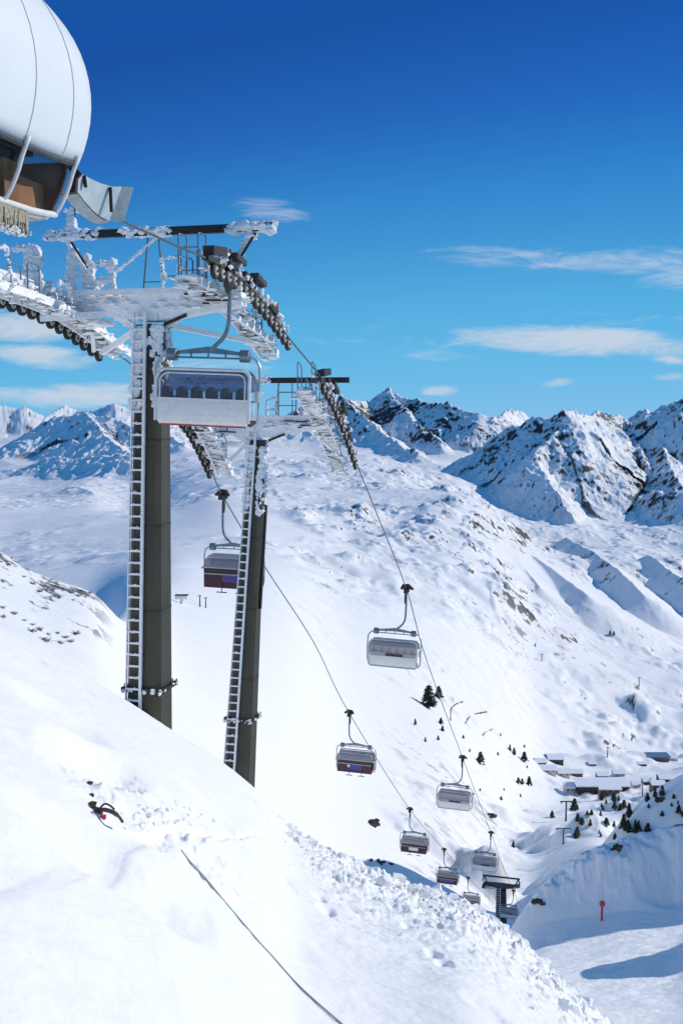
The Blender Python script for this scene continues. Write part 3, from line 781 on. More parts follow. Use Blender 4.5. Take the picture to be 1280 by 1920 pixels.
    if detail:
        b = MB()
        for sd in (-1, 1):
            for i in range(int(130 * rime)):
                u = sd * RND.uniform(.2, gr); fo = RND.uniform(-.5, .4)
                b.lump(H(u, fo, -.15 + RND.uniform(-.35, .28) * (1.3 - abs(u) / gr)), RND.uniform(.05, .13), squash=(RND.uniform(1.2, 2.6), 1, RND.uniform(.35, .8)), jag=.4)
            # hanging rime plates
        for i in range(int(10 * rime)):
            u = RND.uniform(-2.9, -.5); b.lump(H(u, RND.uniform(-.4, .6), -.55 - RND.uniform(0, .65) * min(1, (u + 3.3) / 1.6)), RND.uniform(.10, .22), squash=(1.8, .6, .6), jag=.4)
        b.build('rime', 'rime', ca)
        b = MB(); b.beam(H(.5, -.34, -.9), H(1.25, -.34, -.62), .05, .10); b.build('brace', 'dark_steel', ca)
        b = MB()
        for i, (u0, u1, w) in enumerate(((1.3, 1.75, -.02), (1.8, 2.35, -.05), (2.0, 2.7, -.22), (1.9, 2.1, -.3))):
            b.beam(H(u0, -.62, w), H(u1, -.62, w - .02), .05, .06)
        build_split(b, 'grating', 'dark_steel', ca)
    # sheave trains
    for side_, path in (('R', trainR), ('L', trainL)):
        sg = 1 if side_ == 'R' else -1
        pts = [T(p) for p in smooth_path(path, 10)]
        L_ = [0.0]
        for a, c in zip(pts[:-1], pts[1:]): L_.append(L_[-1] + (c - a).length)
        def at(f):
            q = f * L_[-1]
            for i in range(len(L_) - 1):
                if q <= L_[i + 1] + 1e-9:
                    return pts[i].lerp(pts[i + 1], (q - L_[i]) / max(1e-9, L_[i + 1] - L_[i])), (pts[i + 1] - pts[i]).normalized()
            return pts[-1], (pts[-1] - pts[-2]).normalized()
        b = MB()
        for i in range(12):
            p, t = at(i / 12); q, t2 = at((i + 1) / 12)
            b.beam(p + W * .02 - U * sg * .12, q + W * .02 - U * sg * .12, .07, .30)
            if i % 3 == 1:
                b.beam(p + W * .05 - U * sg * .10, q + W * .25 - U * sg * .10, .26, .10)
        tr = b.build('sheave_train', 'hub_metal' if side_ == 'R' else 'dark_steel', root)
        rad = .235
        for i in range(nw):
            p, t = at((i + .5) / nw)
            c = p - W * (rad + (.02 if side_ == 'R' else .10))
            b = MB(); b.disc(c, U, rad, .13, 14)
            wh = b.build('wheel', 'rubber', tr, smooth=False)
            b = MB(); b.disc(c, U, rad * .62, .17, 10)
            b.m = 1; b.disc(c, U, rad * .2, .24, 8)
            b.build('hub', ['hub_metal', 'dark_steel'], wh)
        if detail:
            b = MB()
            for i in range(int(170 * rime)):
                f = RND.uniform(0, 1); p, t = at(f)
                if side_ == 'R':
                    # only partly iced on the right
                    q = p + W * RND.uniform(.02, .38) + U * RND.uniform(-.35, .15)
                    r = RND.uniform(.05, .15)
                    if RND.random() < .5: q = p + W * RND.uniform(-.30, .15) - U * RND.uniform(.06, .22); r *= .7
                else:
                    q = p + W * RND.uniform(-.02, .45) + U * RND.uniform(-.1, .5); r = RND.uniform(.10, .24)
                b.lump(q, r * .8, squash=(1, 1.5, RND.uniform(.7, 1.4)), jag=.4)
            b.build('rime', 'rime', tr)
            b = MB()
            p, t = at(.0); b.beam(p + W * .25 - F * .2, p + W * .35 + F * .9, .34, .26); b.beam(p + W * .02 - F * .45, p - W * .02 + F * .2, .2, .12)
            for k in (.42, .74):
                p, t = at(k); b.beam(p - t * .5 + W * .22, p + t * .5 + W * .22, .14, .22)
            build_split(b, 'rocker_arm', 'dark_steel', tr)
            if side_ == 'R':
                b = MB()
                for k in (.20, .80):
                    p, t = at(k); b.beam(p + W * .33, p + W * .62, .10, .10)
                build_split(b, 'marker_cap', 'orange_paint', tr)
                b = MB()
                for k in (.25, .5): 
                    p, t = at(k); b.beam(p - t * .45 + W * .42 + U * .1, p + t * .45 + W * .42 + U * .1, .28, .16)
                build_split(b, 'cover', 'olive', tr)
        # catwalk beside the train, inside the rope
        b = MB(); k0 = 12
        cw = []
        for i in range(k0 + 1):
            p, t = at(i / k0); cw.append(p - U * sg * .75 - W * (.42 if sg > 0 else .12))
        for p, q in zip(cw[:-1], cw[1:]):
            b.beam(p, q, .62, .07)
            if detail: b.beam(p - U * .32 - W * .12, q - U * .32 - W * .12, .05, .34 if sg < 0 else .26); b.beam(p + U * .32 - W * .10, q + U * .32 - W * .10, .05, .24)
        cat = b.build('catwalk', 'rime' if rime > .5 else 'pylon_grey', root)
        if detail:
            b = MB()
            for i in range(int(150 * rime)):
                f = RND.uniform(0, 1); p, t = at(f)
                fall = RND.uniform(0, 1) ** 1.5
                b.lump(p - U * sg * RND.uniform(.35, 1.15) - W * ((.42 + fall * .35) if sg > 0 else (.08 + fall * .38)), RND.uniform(.05, .12), squash=(1.8, 1.6, .5), jag=.4)
            for i in range(int(60 * rime)):
                p, t = at(RND.uniform(0, .95)); b.lump(p - U * sg * RND.uniform(.2, 1.2) - W * (.30 - RND.uniform(0, .2)), RND.uniform(.05, .12), squash=(1.5, 1.5, .6), jag=.4)
            b.build('rime', 'rime', cat)
        # support bracket between crossarm and train
        b = MB()
        p, t = at(.45)
        b.beam(H(sg * 1.2, 0, -.5), p - W * .5 - U * sg * .2, .16, .2); p2, _ = at(.85); b.beam(H(sg * .5, .2, -.9), p2 - W * .6 - U * sg * .6, .14, .16); b.beam(H(sg * 2.2, .1, -.35), p2 - W * .5 - U * sg * .3, .14, .16)
        build_split(b, 'bracket', 'rime', root)
        if detail:
            b = MB(); rb = MB(); 
            for (f0_, iced, hh) in ((.02, sg < 0, 1.15), (.20, False, 1.0), (.42, True, .9), (.68, False, .95)):
                for off in (.45, 1.05):
                    p, t = at(f0_); p = p - U * sg * off - W * .4
                    b.tube([p, p + W * hh, p + W * (hh + .08) + t * .1, p + W * (hh + .1) + t * .55, p + W * hh + t * .65, p + t * .65], .024, 6)
                    b.tube([p + W * hh * .55, p + W * hh * .55 + t * .65], .018, 6)
                    if iced: rime_path(rb, [p, p + W * hh, p + W * (hh + .08) + t * .5, p + t * .65 + W * hh * .5], .07, .09)
            hr = b.build('handrail', 'hanger_grey', cat)
            if rb.v: rb.build('rime', 'rime', hr)
    # railings at the centre of the crossarm
    if detail:
        for (u0, u1, hh, iced, f) in CRAILS:
            b = MB(); b.tube([H(u0, f, 0), H(u0, f, hh - .08), H(u0 + .06 * (1 if u1 > u0 else -1), f, hh), H(u1 - .06 * (1 if u1 > u0 else -1), f, hh), H(u1, f, hh - .08), H(u1, f, 0)], .028, 8)
            b.tube([H(u0, f, hh * .52), H(u1, f, hh * .52)], .022, 6)
            rl = b.build('handrail', 'hanger_grey', root)
            if iced:
                rb = MB(); rime_path(rb, [H(u0, f, 0), H(u0, f, hh), H(u1, f, hh + .02), H(u1, f, 0)], .085 * iced, .08); rime_path(rb, [H(u0, f, hh * .5), H(u1, f, hh * .5)], .07 * iced, .08)
                rb.build('rime', 'rime', rl)
    if gantry:
        g0, g1, gw = GANT
        b = MB(); b.beam(H(g0, 0, gw), H(g1, 0, gw), .20, .24); gb = b.build('gantry_beam', 'dark_steel', root)
        if detail:
            b = MB()
            for (a0, a1, r) in GICE:
                n = int((a1 - a0) / .05)
                for i in range(n):
                    u = a0 + (a1 - a0) * i / n
                    for e in range(2): b.lump(H(u, RND.uniform(-.10, .06), gw + RND.uniform(-.10, .10)), r * RND.uniform(.6, 1.2), squash=(1.3, 1, .9), jag=.4)
            b.build('rime', 'rime', gb)
        for (p0, p1, w, m) in GPOSTS:
            b = MB(); b.beam(H(*p0), H(*p1), w, w); ps = b.build('gantry_post', m, root)
            if m == 'rime' and detail:
                rb = MB(); rime_path(rb, [H(*p0), H(*p1)], w * .85, .1); rb.build('rime', 'rime', ps)
    return root, H

FL = (.17,)
CRAILS = [(-1.95, -1.25, 1.05, 1.25, -.2), (.38, .95, 1.15, .8, -.1), (1.0, 1.6, 1.45, 0, -.1), (1.22, 1.42, 1.1, 0, -.2)]
GANT = (-3.55, 3.95, 1.98)
GICE = [(-3.6, -1.75, .13), (-.95, .65, .12), (2.6, 3.95, .14)]
GPOSTS = [((-.34, 0, -.05), (-.12, 0, 1.9), .05, 'hanger_grey'), ((.40, 0, -.05), (.22, 0, 1.9), .05, 'hanger_grey'), ((-.28, 0, .45), (.33, 0, .45), .035, 'hanger_grey'),
          ((-2.95, 0, 1.85), (-1.75, 0, .1), .10, 'rime'), ((-2.7, -.1, 1.75), (-1.95, -.1, .65), .06, 'dark_steel'), ((3.3, 0, 1.85), (2.75, 0, 1.0), .15, 'rime'), ((3.42, -.1, 1.8), (2.95, -.1, 1.1), .06, 'dark_steel'),
          ((.3, 0, 1.9), (-2.1, .0, .15), .06, 'rime')]
def mid_of(d, z):
    r = Vector((A_R + B_S * d, d, z)); return r - U * 3.1
tr1 = [onrope(*q, 'R') for q in ((396, 488), (440, 513), (490, 563), (543, 637))]
tl1 = [onrope(*q, 'L') for q in ((-75, 517), (0, 541), (90, 580), (192, 652))]
o1 = P(287, 556, 32.3)
base1 = P(281, 1345, 31.6)
T1, H1 = make_tower(o1, tr1, tl1, base1, 'nearest lift tower, its head thick with white rime, ladder up a dark olive shaft', shaft_w=(.86, 1.20), nw=15)
# anemometer lump at the gantry's left end
b = MB(); b.tube([H1(-2.65, 0, 2.05), H1(-2.6, 0, 2.5), H1(-2.62, 0, 3.1)], .03, 6); an = b.build('anemometer', 'hanger_grey', T1)
b = MB()
for i in range(40):
    k = i / 40; b.lump(H1(-2.75 + RND.uniform(-.25, .2) * (1 - k), 0, 2.05 + k * .75), .16 * (1 - .6 * k), jag=.4)
b.lump(H1(-2.48, 0, 2.72), .09); b.lump(H1(-2.92, 0, 2.75), .08)
rime_path(b, [H1(-2.62, 0, 2.95), H1(-2.6, 0, 3.3), H1(-2.35, 0, 3.32)], .045, .06)
b.build('rime', 'rime', an)
# tall iced panels above the left train
b = MB()
for (u, f, w0, w1, r) in ((-3.55, -.8, -.2, 1.45, .17), (-3.75, -.8, .9, 1.5, .13), (-2.75, 0, .0, 1.5, .14), (-2.35, .2, .0, 1.3, .13), (-4.1, -.8, -.2, .4, .15)):
    for i in range(30):
        k = i / 30; b.lump(H1(u + RND.uniform(-.1, .1), f, w0 + (w1 - w0) * k), r * RND.uniform(.7, 1.2), squash=(1, .8, 1.2), jag=.35)
rime_path(b, [H1(-3.6, -.8, 1.45), H1(-4.2, -.8, 1.5)], .11, .07); rime_path(b, [H1(-3.6, -.8, .75), H1(-4.4, -.8, .72)], .08, .08)
b.build('icy_guard', 'rime', T1)

CR1 = CRAILS
CRAILS = [(-1.95, -1.25, 1.05, 1.0, -.2), (.9, 1.7, 1.2, 0, -.1), (.35, .8, .9, .8, -.1), (1.9, 2.3, 1.0, 1.0, .1)]
GANT = (-3.6, 4.05, 1.72)
GICE = [(-3.6, .55, .13)]
GPOSTS = [((-.34, 0, -.05), (-.2, 0, 1.65), .05, 'rime'), ((.75, 0, -.05), (.9, 0, 1.7), .07, 'galvanised'), ((1.5, 0, .1), (1.5, 0, 1.6), .05, 'galvanised'), ((3.45, -.05, 1.65), (2.85, -.05, .75), .07, 'dark_steel'),
          ((2.3, 0, 1.6), (2.7, 0, .7), .05, 'galvanised'), ((-2.95, 0, 1.6), (-2.2, 0, .1), .10, 'rime')]
tr2 = [onrope(*q, 'R') for q in ((603, 712), (622, 745), (645, 800), (668, 868))]
tl2 = [onrope(*q, 'L') for q in ((322, 762), (345, 784), (368, 822), (395, 880))]
o2 = P(487, 787, 45.0)
base2 = P(449, 1452, 43.6)
FL = (.235,)
T2, H2 = make_tower(o2, tr2, tl2, base2, 'second lift tower down the line, leaning slightly, dark bar above its frosted head', nw=12, shaft_w=(.65, 1.24))
b = MB()
p = (base2 * 0).lerp(o2 - base2, .47) + U * .52; b.beam(p, p + (o2 - base2).normalized() * 4.6 , .10, .10); b.build('conduit', 'dark_steel', T2)

# third tower far below
CRAILS = []; GPOSTS = [((-3.0, 0, 1.2), (-3.3, 0, .2), .2, 'pylon_grey'), ((3.0, 0, 1.2), (3.3, 0, .2), .2, 'pylon_grey'), ((-3.0, 0, 1.2), (-2.5, 0, .1), .2, 'pylon_grey'), ((3.0, 0, 1.2), (2.5, 0, .1), .2, 'pylon_grey')]
GANT = (-3.3, 3.3, 1.25)
def rp(P3, f0, f1, n=3):
    return [P3(f0 + (f1 - f0) * i / n) for i in range(n + 1)]
d3 = 172.0
z3 = ray(940, 1664)[1] * d3
def rr3(a): return lambda f: Vector((a + B_S * f, f, z3 - (f - d3) * .5 + .4))
o3 = mid_of(d3, z3 + .3)
o3.x = ray(940, 1664)[0] * d3
off3 = o3 - mid_of(d3, 0)
tr3 = [p + Vector((off3.x, 0, 0)) for p in rp(rr3(A_R), d3 - 3, d3 + 3)]; tl3 = [p + Vector((off3.x, 0, 0)) for p in rp(rr3(A_L), d3 - 1.5, d3 + 4.5)]
T3, H3 = make_tower(o3, tr3, tl3, P(939, 1745, 171.5), 'small dark lift tower far down the slope beyond the snow edge', shaft_w=(1.7, 2.0), nw=8, rime=0, detail=False)

# ------------------------------------------------------------------ chairs
def make_chair(variant):
    """origin at the grip on the rope; local -Y is towards the uphill camera for the right-hand rope"""
    root = empty('lift_chair')
    oc = -.62
    b = MB(); b.box((0, 0, .02), (.26, .75, .22)); b.box((0, .0, .16), (.18, .4, .16)); b.tube([(-.14, -.2, .05), (.14, -.2, .05)], .09, 10); b.tube([(-.14, .22, .05), (.14, .22, .05)], .09, 10)
    gp = b.build('grip', 'dark_steel', root)
    b = MB()
    n = 12; kk = 1.0 if variant == 'near' else .4; b.tube([(-.04, 0, -.05 - .75 * i / n) for i in range(n + 1)], [.06 + .09 * kk * math.sin(math.pi * i / n) for i in range(n + 1)], 10)
    b.build('damper', 'dark_grey', gp)
    if variant != 'near':
        b = MB(); b.tube([(-.35, 0, .1), (-.2, 0, .26), (.1, 0, .3), (.42, 0, .12)], [.08, .16, .16, .07], 8); b.build('clamp_cover', 'dark_steel', gp)
    b = MB()
    b.tube(smooth_path([(0, 0, -.6), (.0, 0, -1.2), (-.02, 0, -1.7), (-.14, 0, -2.05), (-.38, 0, -2.30), (oc + .05, 0, -2.46)], 6), .062, 10)
    b.build('hanger', 'hanger_grey', root)
    b = MB()
    b.beam((oc - 1.05, 0, -2.56), (oc, 0, -2.46), .10, .09, h2=.20); b.beam((oc, 0, -2.46), (oc + 1.05, 0, -2.56), .10, .20, h2=.09)
    b.tube([(oc - 1.0, -.05, -2.70), (oc + 1.0, -.05, -2.70)], .028, 8)
    for k in (-.55, .0, .55): b.beam((oc + k, -.03, -2.5), (oc + k, -.03, -2.7), .04, .04)
    tb = b.build('top_bar', 'hanger_grey', root)
    b = MB()
    for sx in (-1, 1):
        b.tube([(oc + sx * 1.0, 0, -2.62), (oc + sx * 1.02, 0, -2.62), (oc + sx * 1.30, 0, -2.62), (oc + sx * 1.32, 0, -2.62)], [.13, .19, .19, .13], 12)
    build_split(b, 'end_damper', 'hanger_grey', tb)
    # side frames: from bar down both sides
    for sx in (-1, 1):
        b = MB()
        pts = [(oc + sx * 1.05, -.03, -2.62), (oc + sx * 1.42, -.03, -2.68), (oc + sx * 1.60, -.05, -2.85), (oc + sx * 1.66, -.08, -3.15), (oc + sx * 1.66, -.12, -4.1), (oc + sx * 1.62, -.05, -4.55), (oc + sx * 1.42, 0, -4.74)]
        b.tube(smooth_path(pts, 5), .045, 8)
        b.tube([(oc + sx * 1.64, -.1, -3.75), (oc + sx * 1.58, .5, -3.7)], .05, 8); b.box((oc + sx * 1.62, -.12, -3.82), (.13, .2, .34))
        b.build('side_frame', 'frame_grey', root)
    # back shell
    b = MB()
    W_ = 1.46
    def shell(prof, w, th, rc=0.0, b=b):
        vs = []; n = len(prof)
        for side in (-1, 1):
            for (y, z, k) in prof: vs.append((oc + side * w * k, y, z))
        for side in (-1, 1):
            for i, (y, z, k) in enumerate(prof):
                a = prof[max(i - 1, 0)]; c = prof[min(i + 1, n - 1)]
                ty, tz = c[0] - a[0], c[1] - a[1]; l = math.hypot(ty, tz) or 1
                vs.append((oc + side * w * k, y - tz / l * th, z + ty / l * th))
        fs = []
        for i in range(n - 1):
            fs += [(i, i + 1, n + i + 1, n + i), (2 * n + i, 3 * n + i, 3 * n + i + 1, 2 * n + i + 1), (i, 2 * n + i, 2 * n + i + 1, i + 1), (n + i, n + i + 1, 3 * n + i + 1, 3 * n + i)]
        fs += [(0, n, 3 * n, 2 * n), (n - 1, 3 * n - 1, 4 * n - 1, 2 * n - 1)]
        b.add(vs, fs)
    shell([(-.44, -3.93, 1.0), (-.46, -4.05, 1.0), (-.46, -4.25, 1.0), (-.44, -4.45, 1.0), (-.40, -4.60, .985), (-.32, -4.70, .95)], W_, -.05)
    b.build('back_panel', 'panel_white', root)
    if variant == 'near':
        b = MB(); b.beam((oc - W_ * .93, -.36, -4.735), (oc + W_ * .93, -.36, -4.735), .06, .04); b.build('red_edge', 'red_paint', root)
        b = MB(); b.beam((oc - W_, -.475, -4.22), (oc + W_, -.475, -4.22), .012, .012); b.beam((oc - W_, -.475, -4.34), (oc + W_, -.475, -4.34), .012, .012); b.build('panel_groove', 'frame_grey', root)
    # cushions
    b = MB()
    for i in range(6):
        x = oc + (i - 2.5) * .475
        b.box((x, -.30, -4.28), (.455, .12, .62)); b.box((x, .02, -4.62), (.455, .56, .12))
    b.box((oc, .32, -4.63), (2.86, .10, .18))
    st = b.build('seat', 'maroon', root)
    b = MB()
    for i in range(6):
        x = oc + (i - 2.5) * .475
        b.tube([(x, -.30, -4.0), (x, -.30, -3.92), (x, -.30, -3.70), (x, -.30, -3.58)], [.12, .19, .19, .10], 12)
    build_split(b, 'headrest', 'dark_grey', st)
    # bubble
    top = -3.06
    prof = [(-.47, -3.92, 1.0)] + [(-.47 + .05 * (1 - math.cos(a)) * 6 * .5, -3.4 + .30 * math.sin(a), 1.0 - .07 * math.sin(a) ** 4) for a in [math.radians(k) for k in (0, 20, 40, 60, 75, 90)]]
    prof = [(-.47, -3.92, 1.0), (-.47, -3.60, 1.0), (-.45, -3.38, .995), (-.40, -3.22, .975), (-.30, -3.12, .93), (-.12, -3.07, .90), (.10, -3.08, .91), (.27, -3.16, .94), (.40, -3.32, .975), (.45, -3.45, 1.0), (.49, -3.56, 1.0), (.50, -3.64, 1.0)]
    b = MB(); shell(prof, W_, .015, b=b)
    bb = b.build('bubble', 'bubble_tint' if variant == 'near' else 'bubble_frost', root, smooth=False)
    # bubble rim
    rim = 'trim_white' if variant == 'near' else 'frame_grey'
    b = MB()
    W2 = W_ + .02
    pts = []
    loop = [(-W2, -4.62), (-W2, -3.4)] + arc(-W2 + .30, -3.36, .30, 180, 90, 6) + arc(W2 - .30, -3.36, .30, 90, 0, 6) + [(W2, -4.62)]
    b.tube([(oc + x, -.50 + .12 * max(0, (z + 3.4) / .34), z) for x, z in loop], .05 if variant == 'near' else .04, 8)
    if variant == 'near':
        loop = [(-W2 + .13, -3.92), (-W2 + .13, -3.45)] + arc(-W2 + .38, -3.43, .25, 180, 90, 6) + arc(W2 - .38, -3.43, .25, 90, 0, 6) + [(W2 - .13, -3.92)]
        b.tube([(oc + x, -.50 + .1 * max(0, (z + 3.4) / .34), z) for x, z in loop], .025, 6)
        b.beam((oc - W2, -.50, -3.94), (oc + W2, -.50, -3.94), .03, .04)
    else:
        b.tube([(oc - W2, -.45, -4.62), (oc - W2 + .1, -.42, -4.72), (oc + W2 - .1, -.42, -4.72), (oc + W2, -.45, -4.62)], .035, 8)
    # front rim
    loop = [(-W2, -3.66), (-W2, -3.45)] + arc(-W2 + .30, -3.42, .28, 180, 90, 5) + arc(W2 - .30, -3.42, .28, 90, 0, 5) + [(W2, -3.66)]
    b.tube([(oc + x, .51 - .2 * max(0, (z + 3.6) / .5), z) for x, z in loop], .035, 8, closed=True)
    b.build('rim', rim, bb)
    if variant == 'slot':
        b = MB(); b.beam((oc - .45, -.50, -3.93), (oc + .62, -.50, -3.93), .04, .17); b.build('rear_slot', 'maroon', root)
        b = MB(); b.beam((oc - W_ + .1, -.495, -3.93), (oc + W_ - .1, -.495, -3.93), .03, .24); b.build('rear_strip', 'galvanised', root)
    # safety bar and footrests in front
    b = MB(); b.tube([(oc - 1.4, .55, -3.98), (oc + 1.4, .55, -3.98)], .03, 8); b.build('safety_bar', 'frame_grey', root)
    for k in (-.62, .42):
        b = MB(); b.tube([(oc + k, .5, -4.0), (oc + k, .62, -4.9)], .025, 6); b.tube([(oc + k - .28, .62, -4.92), (oc + k + .28, .62, -4.92)], .03, 6); b.build('footrest', 'dark_grey', root)
    return root
def front_panel(root, kind):
    oc = -.62
    b = MB(); b.box((oc, .50, -4.18), (2.9, .05, 1.06)); b.box((oc, .43, -4.70), (2.6, .05, .06)); b.build('front_cover', 'maroon', root)
    b = MB()
    if kind == 'script':
        b.box((oc - .35, .48, -4.20), (1.5, .16, .36)); pn_ = b.build('advert', 'ad_violet', root)
        b = MB(); 
        for i in range(9):
            x = oc - .35 + (i - 4) * .15; h = RND.uniform(.08, .16); b.box((x, .565, -4.20), (.07, .012, h))
        b.build('advert_marks', 'ad_blue', pn_)
    elif kind == 'blue':
        b.box((oc - .05, .48, -4.23), (1.15, .16, .42)); pn_ = b.build('advert', 'ad_blue', root)
        b = MB(); b.disc((oc + .48, .565, -4.15), (0, 1, 0), .11, .02, 12); b.build('emblem', 'white_paint', pn_)
    elif kind == 'white':
        b.box((oc, .48, -4.25), (1.05, .16, .36)); b.build('advert', 'white_paint', root)
    elif kind == 'violet':
        b.box((oc, .48, -4.2), (2.0, .16, .4)); b.build('advert', 'ad_violet', root)
    elif kind == 'riders': pass
rz_r = -TH
def place(root, px, py, side, lab, roll=0.0, tilt=0.0, up=0.0):
    p = onrope(px, py, side) + W * up
    root.location = p
    root.scale = (.9, .9, .9) if side == 'L' else (1, 1, 1)
    root.rotation_euler = (tilt, roll, rz_r if side == 'R' else rz_r + math.pi)
    tag(root, lab, 'chairlift chair', 'bubble chairs hanging on the lift')
c1 = make_chair('near')
place(c1, 432, 508, 'R', 'nearest bubble chair with white back panel and red lower edge, beside the rimed tower head', roll=math.radians(2.2), up=.12)
c2 = make_chair('slot')
protoslot = c2
place(c2, 762, 1108, 'R', 'larger white backed bubble chair with a dark slot, first below the second tower', roll=math.radians(2.0))
for px, py, lab in ((867, 1424, 'second pale bubble chair down the right rope, level with the village roofs'),
                    (920, 1564, 'small white backed chair just above the far dark tower'), (962, 1672, 'tiny pale chair behind and below the head of the far dark tower')):
    c = copy_tree(protoslot); place(c, px, py, 'R', lab, roll=math.radians(1.5))
for px, py, kind, lab in ((418, 933, 'script', 'maroon fronted chair partly behind the second tower, violet advert on its front'),
                          (655, 1340, 'blue', 'maroon fronted chair with a blue advert, hanging over the open snow slope'),
                          (768, 1520, 'white', 'maroon fronted chair with a white advert, below the blue advert one'),
                          (832, 1595, 'violet', 'small maroon chair with a violet cast low over the snow edge'),
                          (877, 1648, 'riders', 'tiny chair half hidden by the snow edge left of the far tower')):
    c = make_chair('slot')
    for k in [k for k in kids(c) if k.name.split('.')[0] in ('rear_slot', 'rear_strip')]: bpy.data.objects.remove(k)
    front_panel(c, kind)
    place(c, px, py, 'L', lab, roll=math.radians(-1.2))

# ------------------------------------------------------------------ lift station hood (upper left)
def station():
    oR = Vector((A_R + B_S * 20.3, 20.3, 0)); zr = ray(70, 342)[1] * 20.3
    O = Vector((oR.x, oR.y, zr)) - U * 3.1
    root = empty('lift_station', O - W * 6)
    tag(root, 'white rounded lift station hood with a window band and galvanised guide rail', 'lift station')
    def S(u, f, w): return O + U * u + F * f + W * w - (O - W * 6)
    a_, b_, wc = 4.15, 3.35, 1.45
    ths = [math.radians(t) for t in range(-22, 203, 5)]
    def scale(f):   # rounding of the end (f=0 is the far end)
        return 1.0 if f <= -1.6 else math.sqrt(max(0.0, 1 - ((f + 1.6) / 2.1) ** 2 * .28))
    fs_ = [-14, -12, -10, -8, -6, -5, -4, -3, -2.4, -1.6, -1.2, -.8, -.4, -.1, .1]
    def pt(f, th, g=0.0):
        k = scale(f); return S((a_ + g) * math.cos(th) * (.93 + .07 * k), f, wc + (b_ + g) * math.sin(th) * k)
    b = MB(); n = len(ths); vs = []
    for g in (0, -.08):
        for f in fs_: vs += [pt(f, t, g) for t in ths]
    m = len(fs_); f_ = []
    for g in range(2):
        for i in range(m - 1):
            for j in range(n - 1):
                q = (g * m * n + i * n + j, g * m * n + i * n + j + 1, g * m * n + (i + 1) * n + j + 1, g * m * n + (i + 1) * n + j)
                f_.append(q if g == 0 else q[::-1])
    for j in range(n - 1):
        i = m - 1; f_.append((i * n + j, i * n + j + 1, m * n + i * n + j + 1, m * n + i * n + j))
    for i in range(m - 1): f_.append((i * n, (i + 1) * n, m * n + (i + 1) * n, m * n + i * n))
    b.add(vs, f_); b.build('hood', 'shell_white', root, smooth=True)
    for f in (-1.95, -.62):
        b = MB(); b.tube([pt(f, t, .004) for t in ths], .012, 6); b.build('seam', 'shell_seam', root)
    # window band: below the hood's lower edge, continuing the curve inwards
    def wp(f, k, g=0.0):  # k 0..1 from hood edge down
        th = math.radians(-22); e = pt(f, th, g)
        return e + (-U * (.05 + .40 * k ** 1.6) - W * .92 * k)
    b = MB(); ks = [0, .25, .5, .75, 1]; fw_ = [-14, -10, -7, -5, -4, -3, -2, -1, -.45, -.1]
    vs = [wp(f, k, -.05) for f in fw_ for k in ks]; nk = len(ks)
    b.add(vs, [(i * nk + j, (i + 1) * nk + j, (i + 1) * nk + j + 1, i * nk + j + 1) for i in range(len(fw_) - 1) for j in range(nk - 1)])
    b.build('window_band', 'station_glass', root, smooth=True)
    for f, r in ((-4.1, .036), (-1.95, .042), (-.12, .045)):
        b = MB(); b.tube([pt(f, math.radians(t), .05) for t in (-19, -22)] + [wp(f, k, .05) for k in (.2, .4, .6, .8, .92)] + [wp(f, 1.0, .05) - U * .2], r, 8); b.build('window_rib', 'trim_white', root, smooth=True)
    b = MB()
    for q, w in ((1.0, .06), (1.05, .04)): b.tube([wp(f, q, .03) - U * (q - 1) * 3 for f in fw_], w, 8)
    b.build('lower_rail', 'trim_white', root, smooth=True)
    b = MB(); b.tube([pt(f, math.radians(-22), .01) for f in fw_], .05, 6); b.build('upper_rail', 'dark_grey', root)
    # interior seen through the band
    b = MB(); e = [wp(-.10, k, -.07) for k in (0, .25, .5, .75, 1)] + [S(1.9, -.10, -.72), S(1.9, -.10, .35)]
    n_ = len(e); b.add(e + [v - F * .06 for v in e], [tuple(range(n_)), tuple(reversed(range(n_, 2 * n_)))] + [(i, i + n_, (i + 1) % n_ + n_, (i + 1) % n_) for i in range(n_)]); b.build('end_plate', 'brown', root)
    M3 = Matrix((U, F, W)).transposed()
    def ibox(b, u, f, w, su, sf, sw): b.box(S(u, f, w), (su, sf, sw), M3)
    b = MB(); ibox(b, .35, -7, -.72, 5.4, 13.7, .08); b.build('floor', 'galvanised', root)
    b = MB(); ibox(b, 2.2, -7, .1, .08, 13.6, 1.9); pass; b.build('inner_wall', 'brown', root)
    b = MB(); ibox(b, 2.9, -7, .50, .5, 13.2, .22); ibox(b, 2.7, -7, .16, .25, 13.0, .10); ibox(b, 2.7, -2.9, .35, .3, .5, .9)
    for i in range(8): ibox(b, 2.75, -1.0 - i * 1.3, .2, .2, .12, .9)
    b.build('drive_beam', 'interior_dark', root)
    b = MB(); ibox(b, 3.1, -.85, -.42, .2, 1.4, .66); ibox(b, 3.12, -1.3, -.28, .2, .5, .8); ibox(b, 3.0, -4.3, -.40, .25, 1.6, .7); ibox(b, 2.95, -8, -.4, .25, 3, .7); build_split(b, 'lining_panel', 'beige', root)
    b = MB(); ibox(b, 3.0, -2.6, -.25, .2, 1.2, .55); b.build('control_box', 'seat_blue', root)
    b = MB()
    for i in range(8): b.disc(S(3.02, -1.0 - i * .8, .28), U, .19, .1, 14)
    build_split(b, 'conveyor_tyre', 'rubber', root)
    # brush fringe under the floor
    b = MB()
    for i in range(2200):
        f = RND.uniform(-14, -1.15); u = 3.3 + RND.uniform(-.16, .16)
        p = S(u, f, -.84); b.beam(p, p - W * (.30 + .06 * math.sin(f * 5) + RND.uniform(-.02, .03)) + U * RND.uniform(-.02, .02), .04, .04, w2=.03, h2=.03)
    ibox(b, 3.3, -7.6, -.90, .3, 12.8, .22)
    br = b.build('brush_strip', 'bristle', root)
    rb = MB()
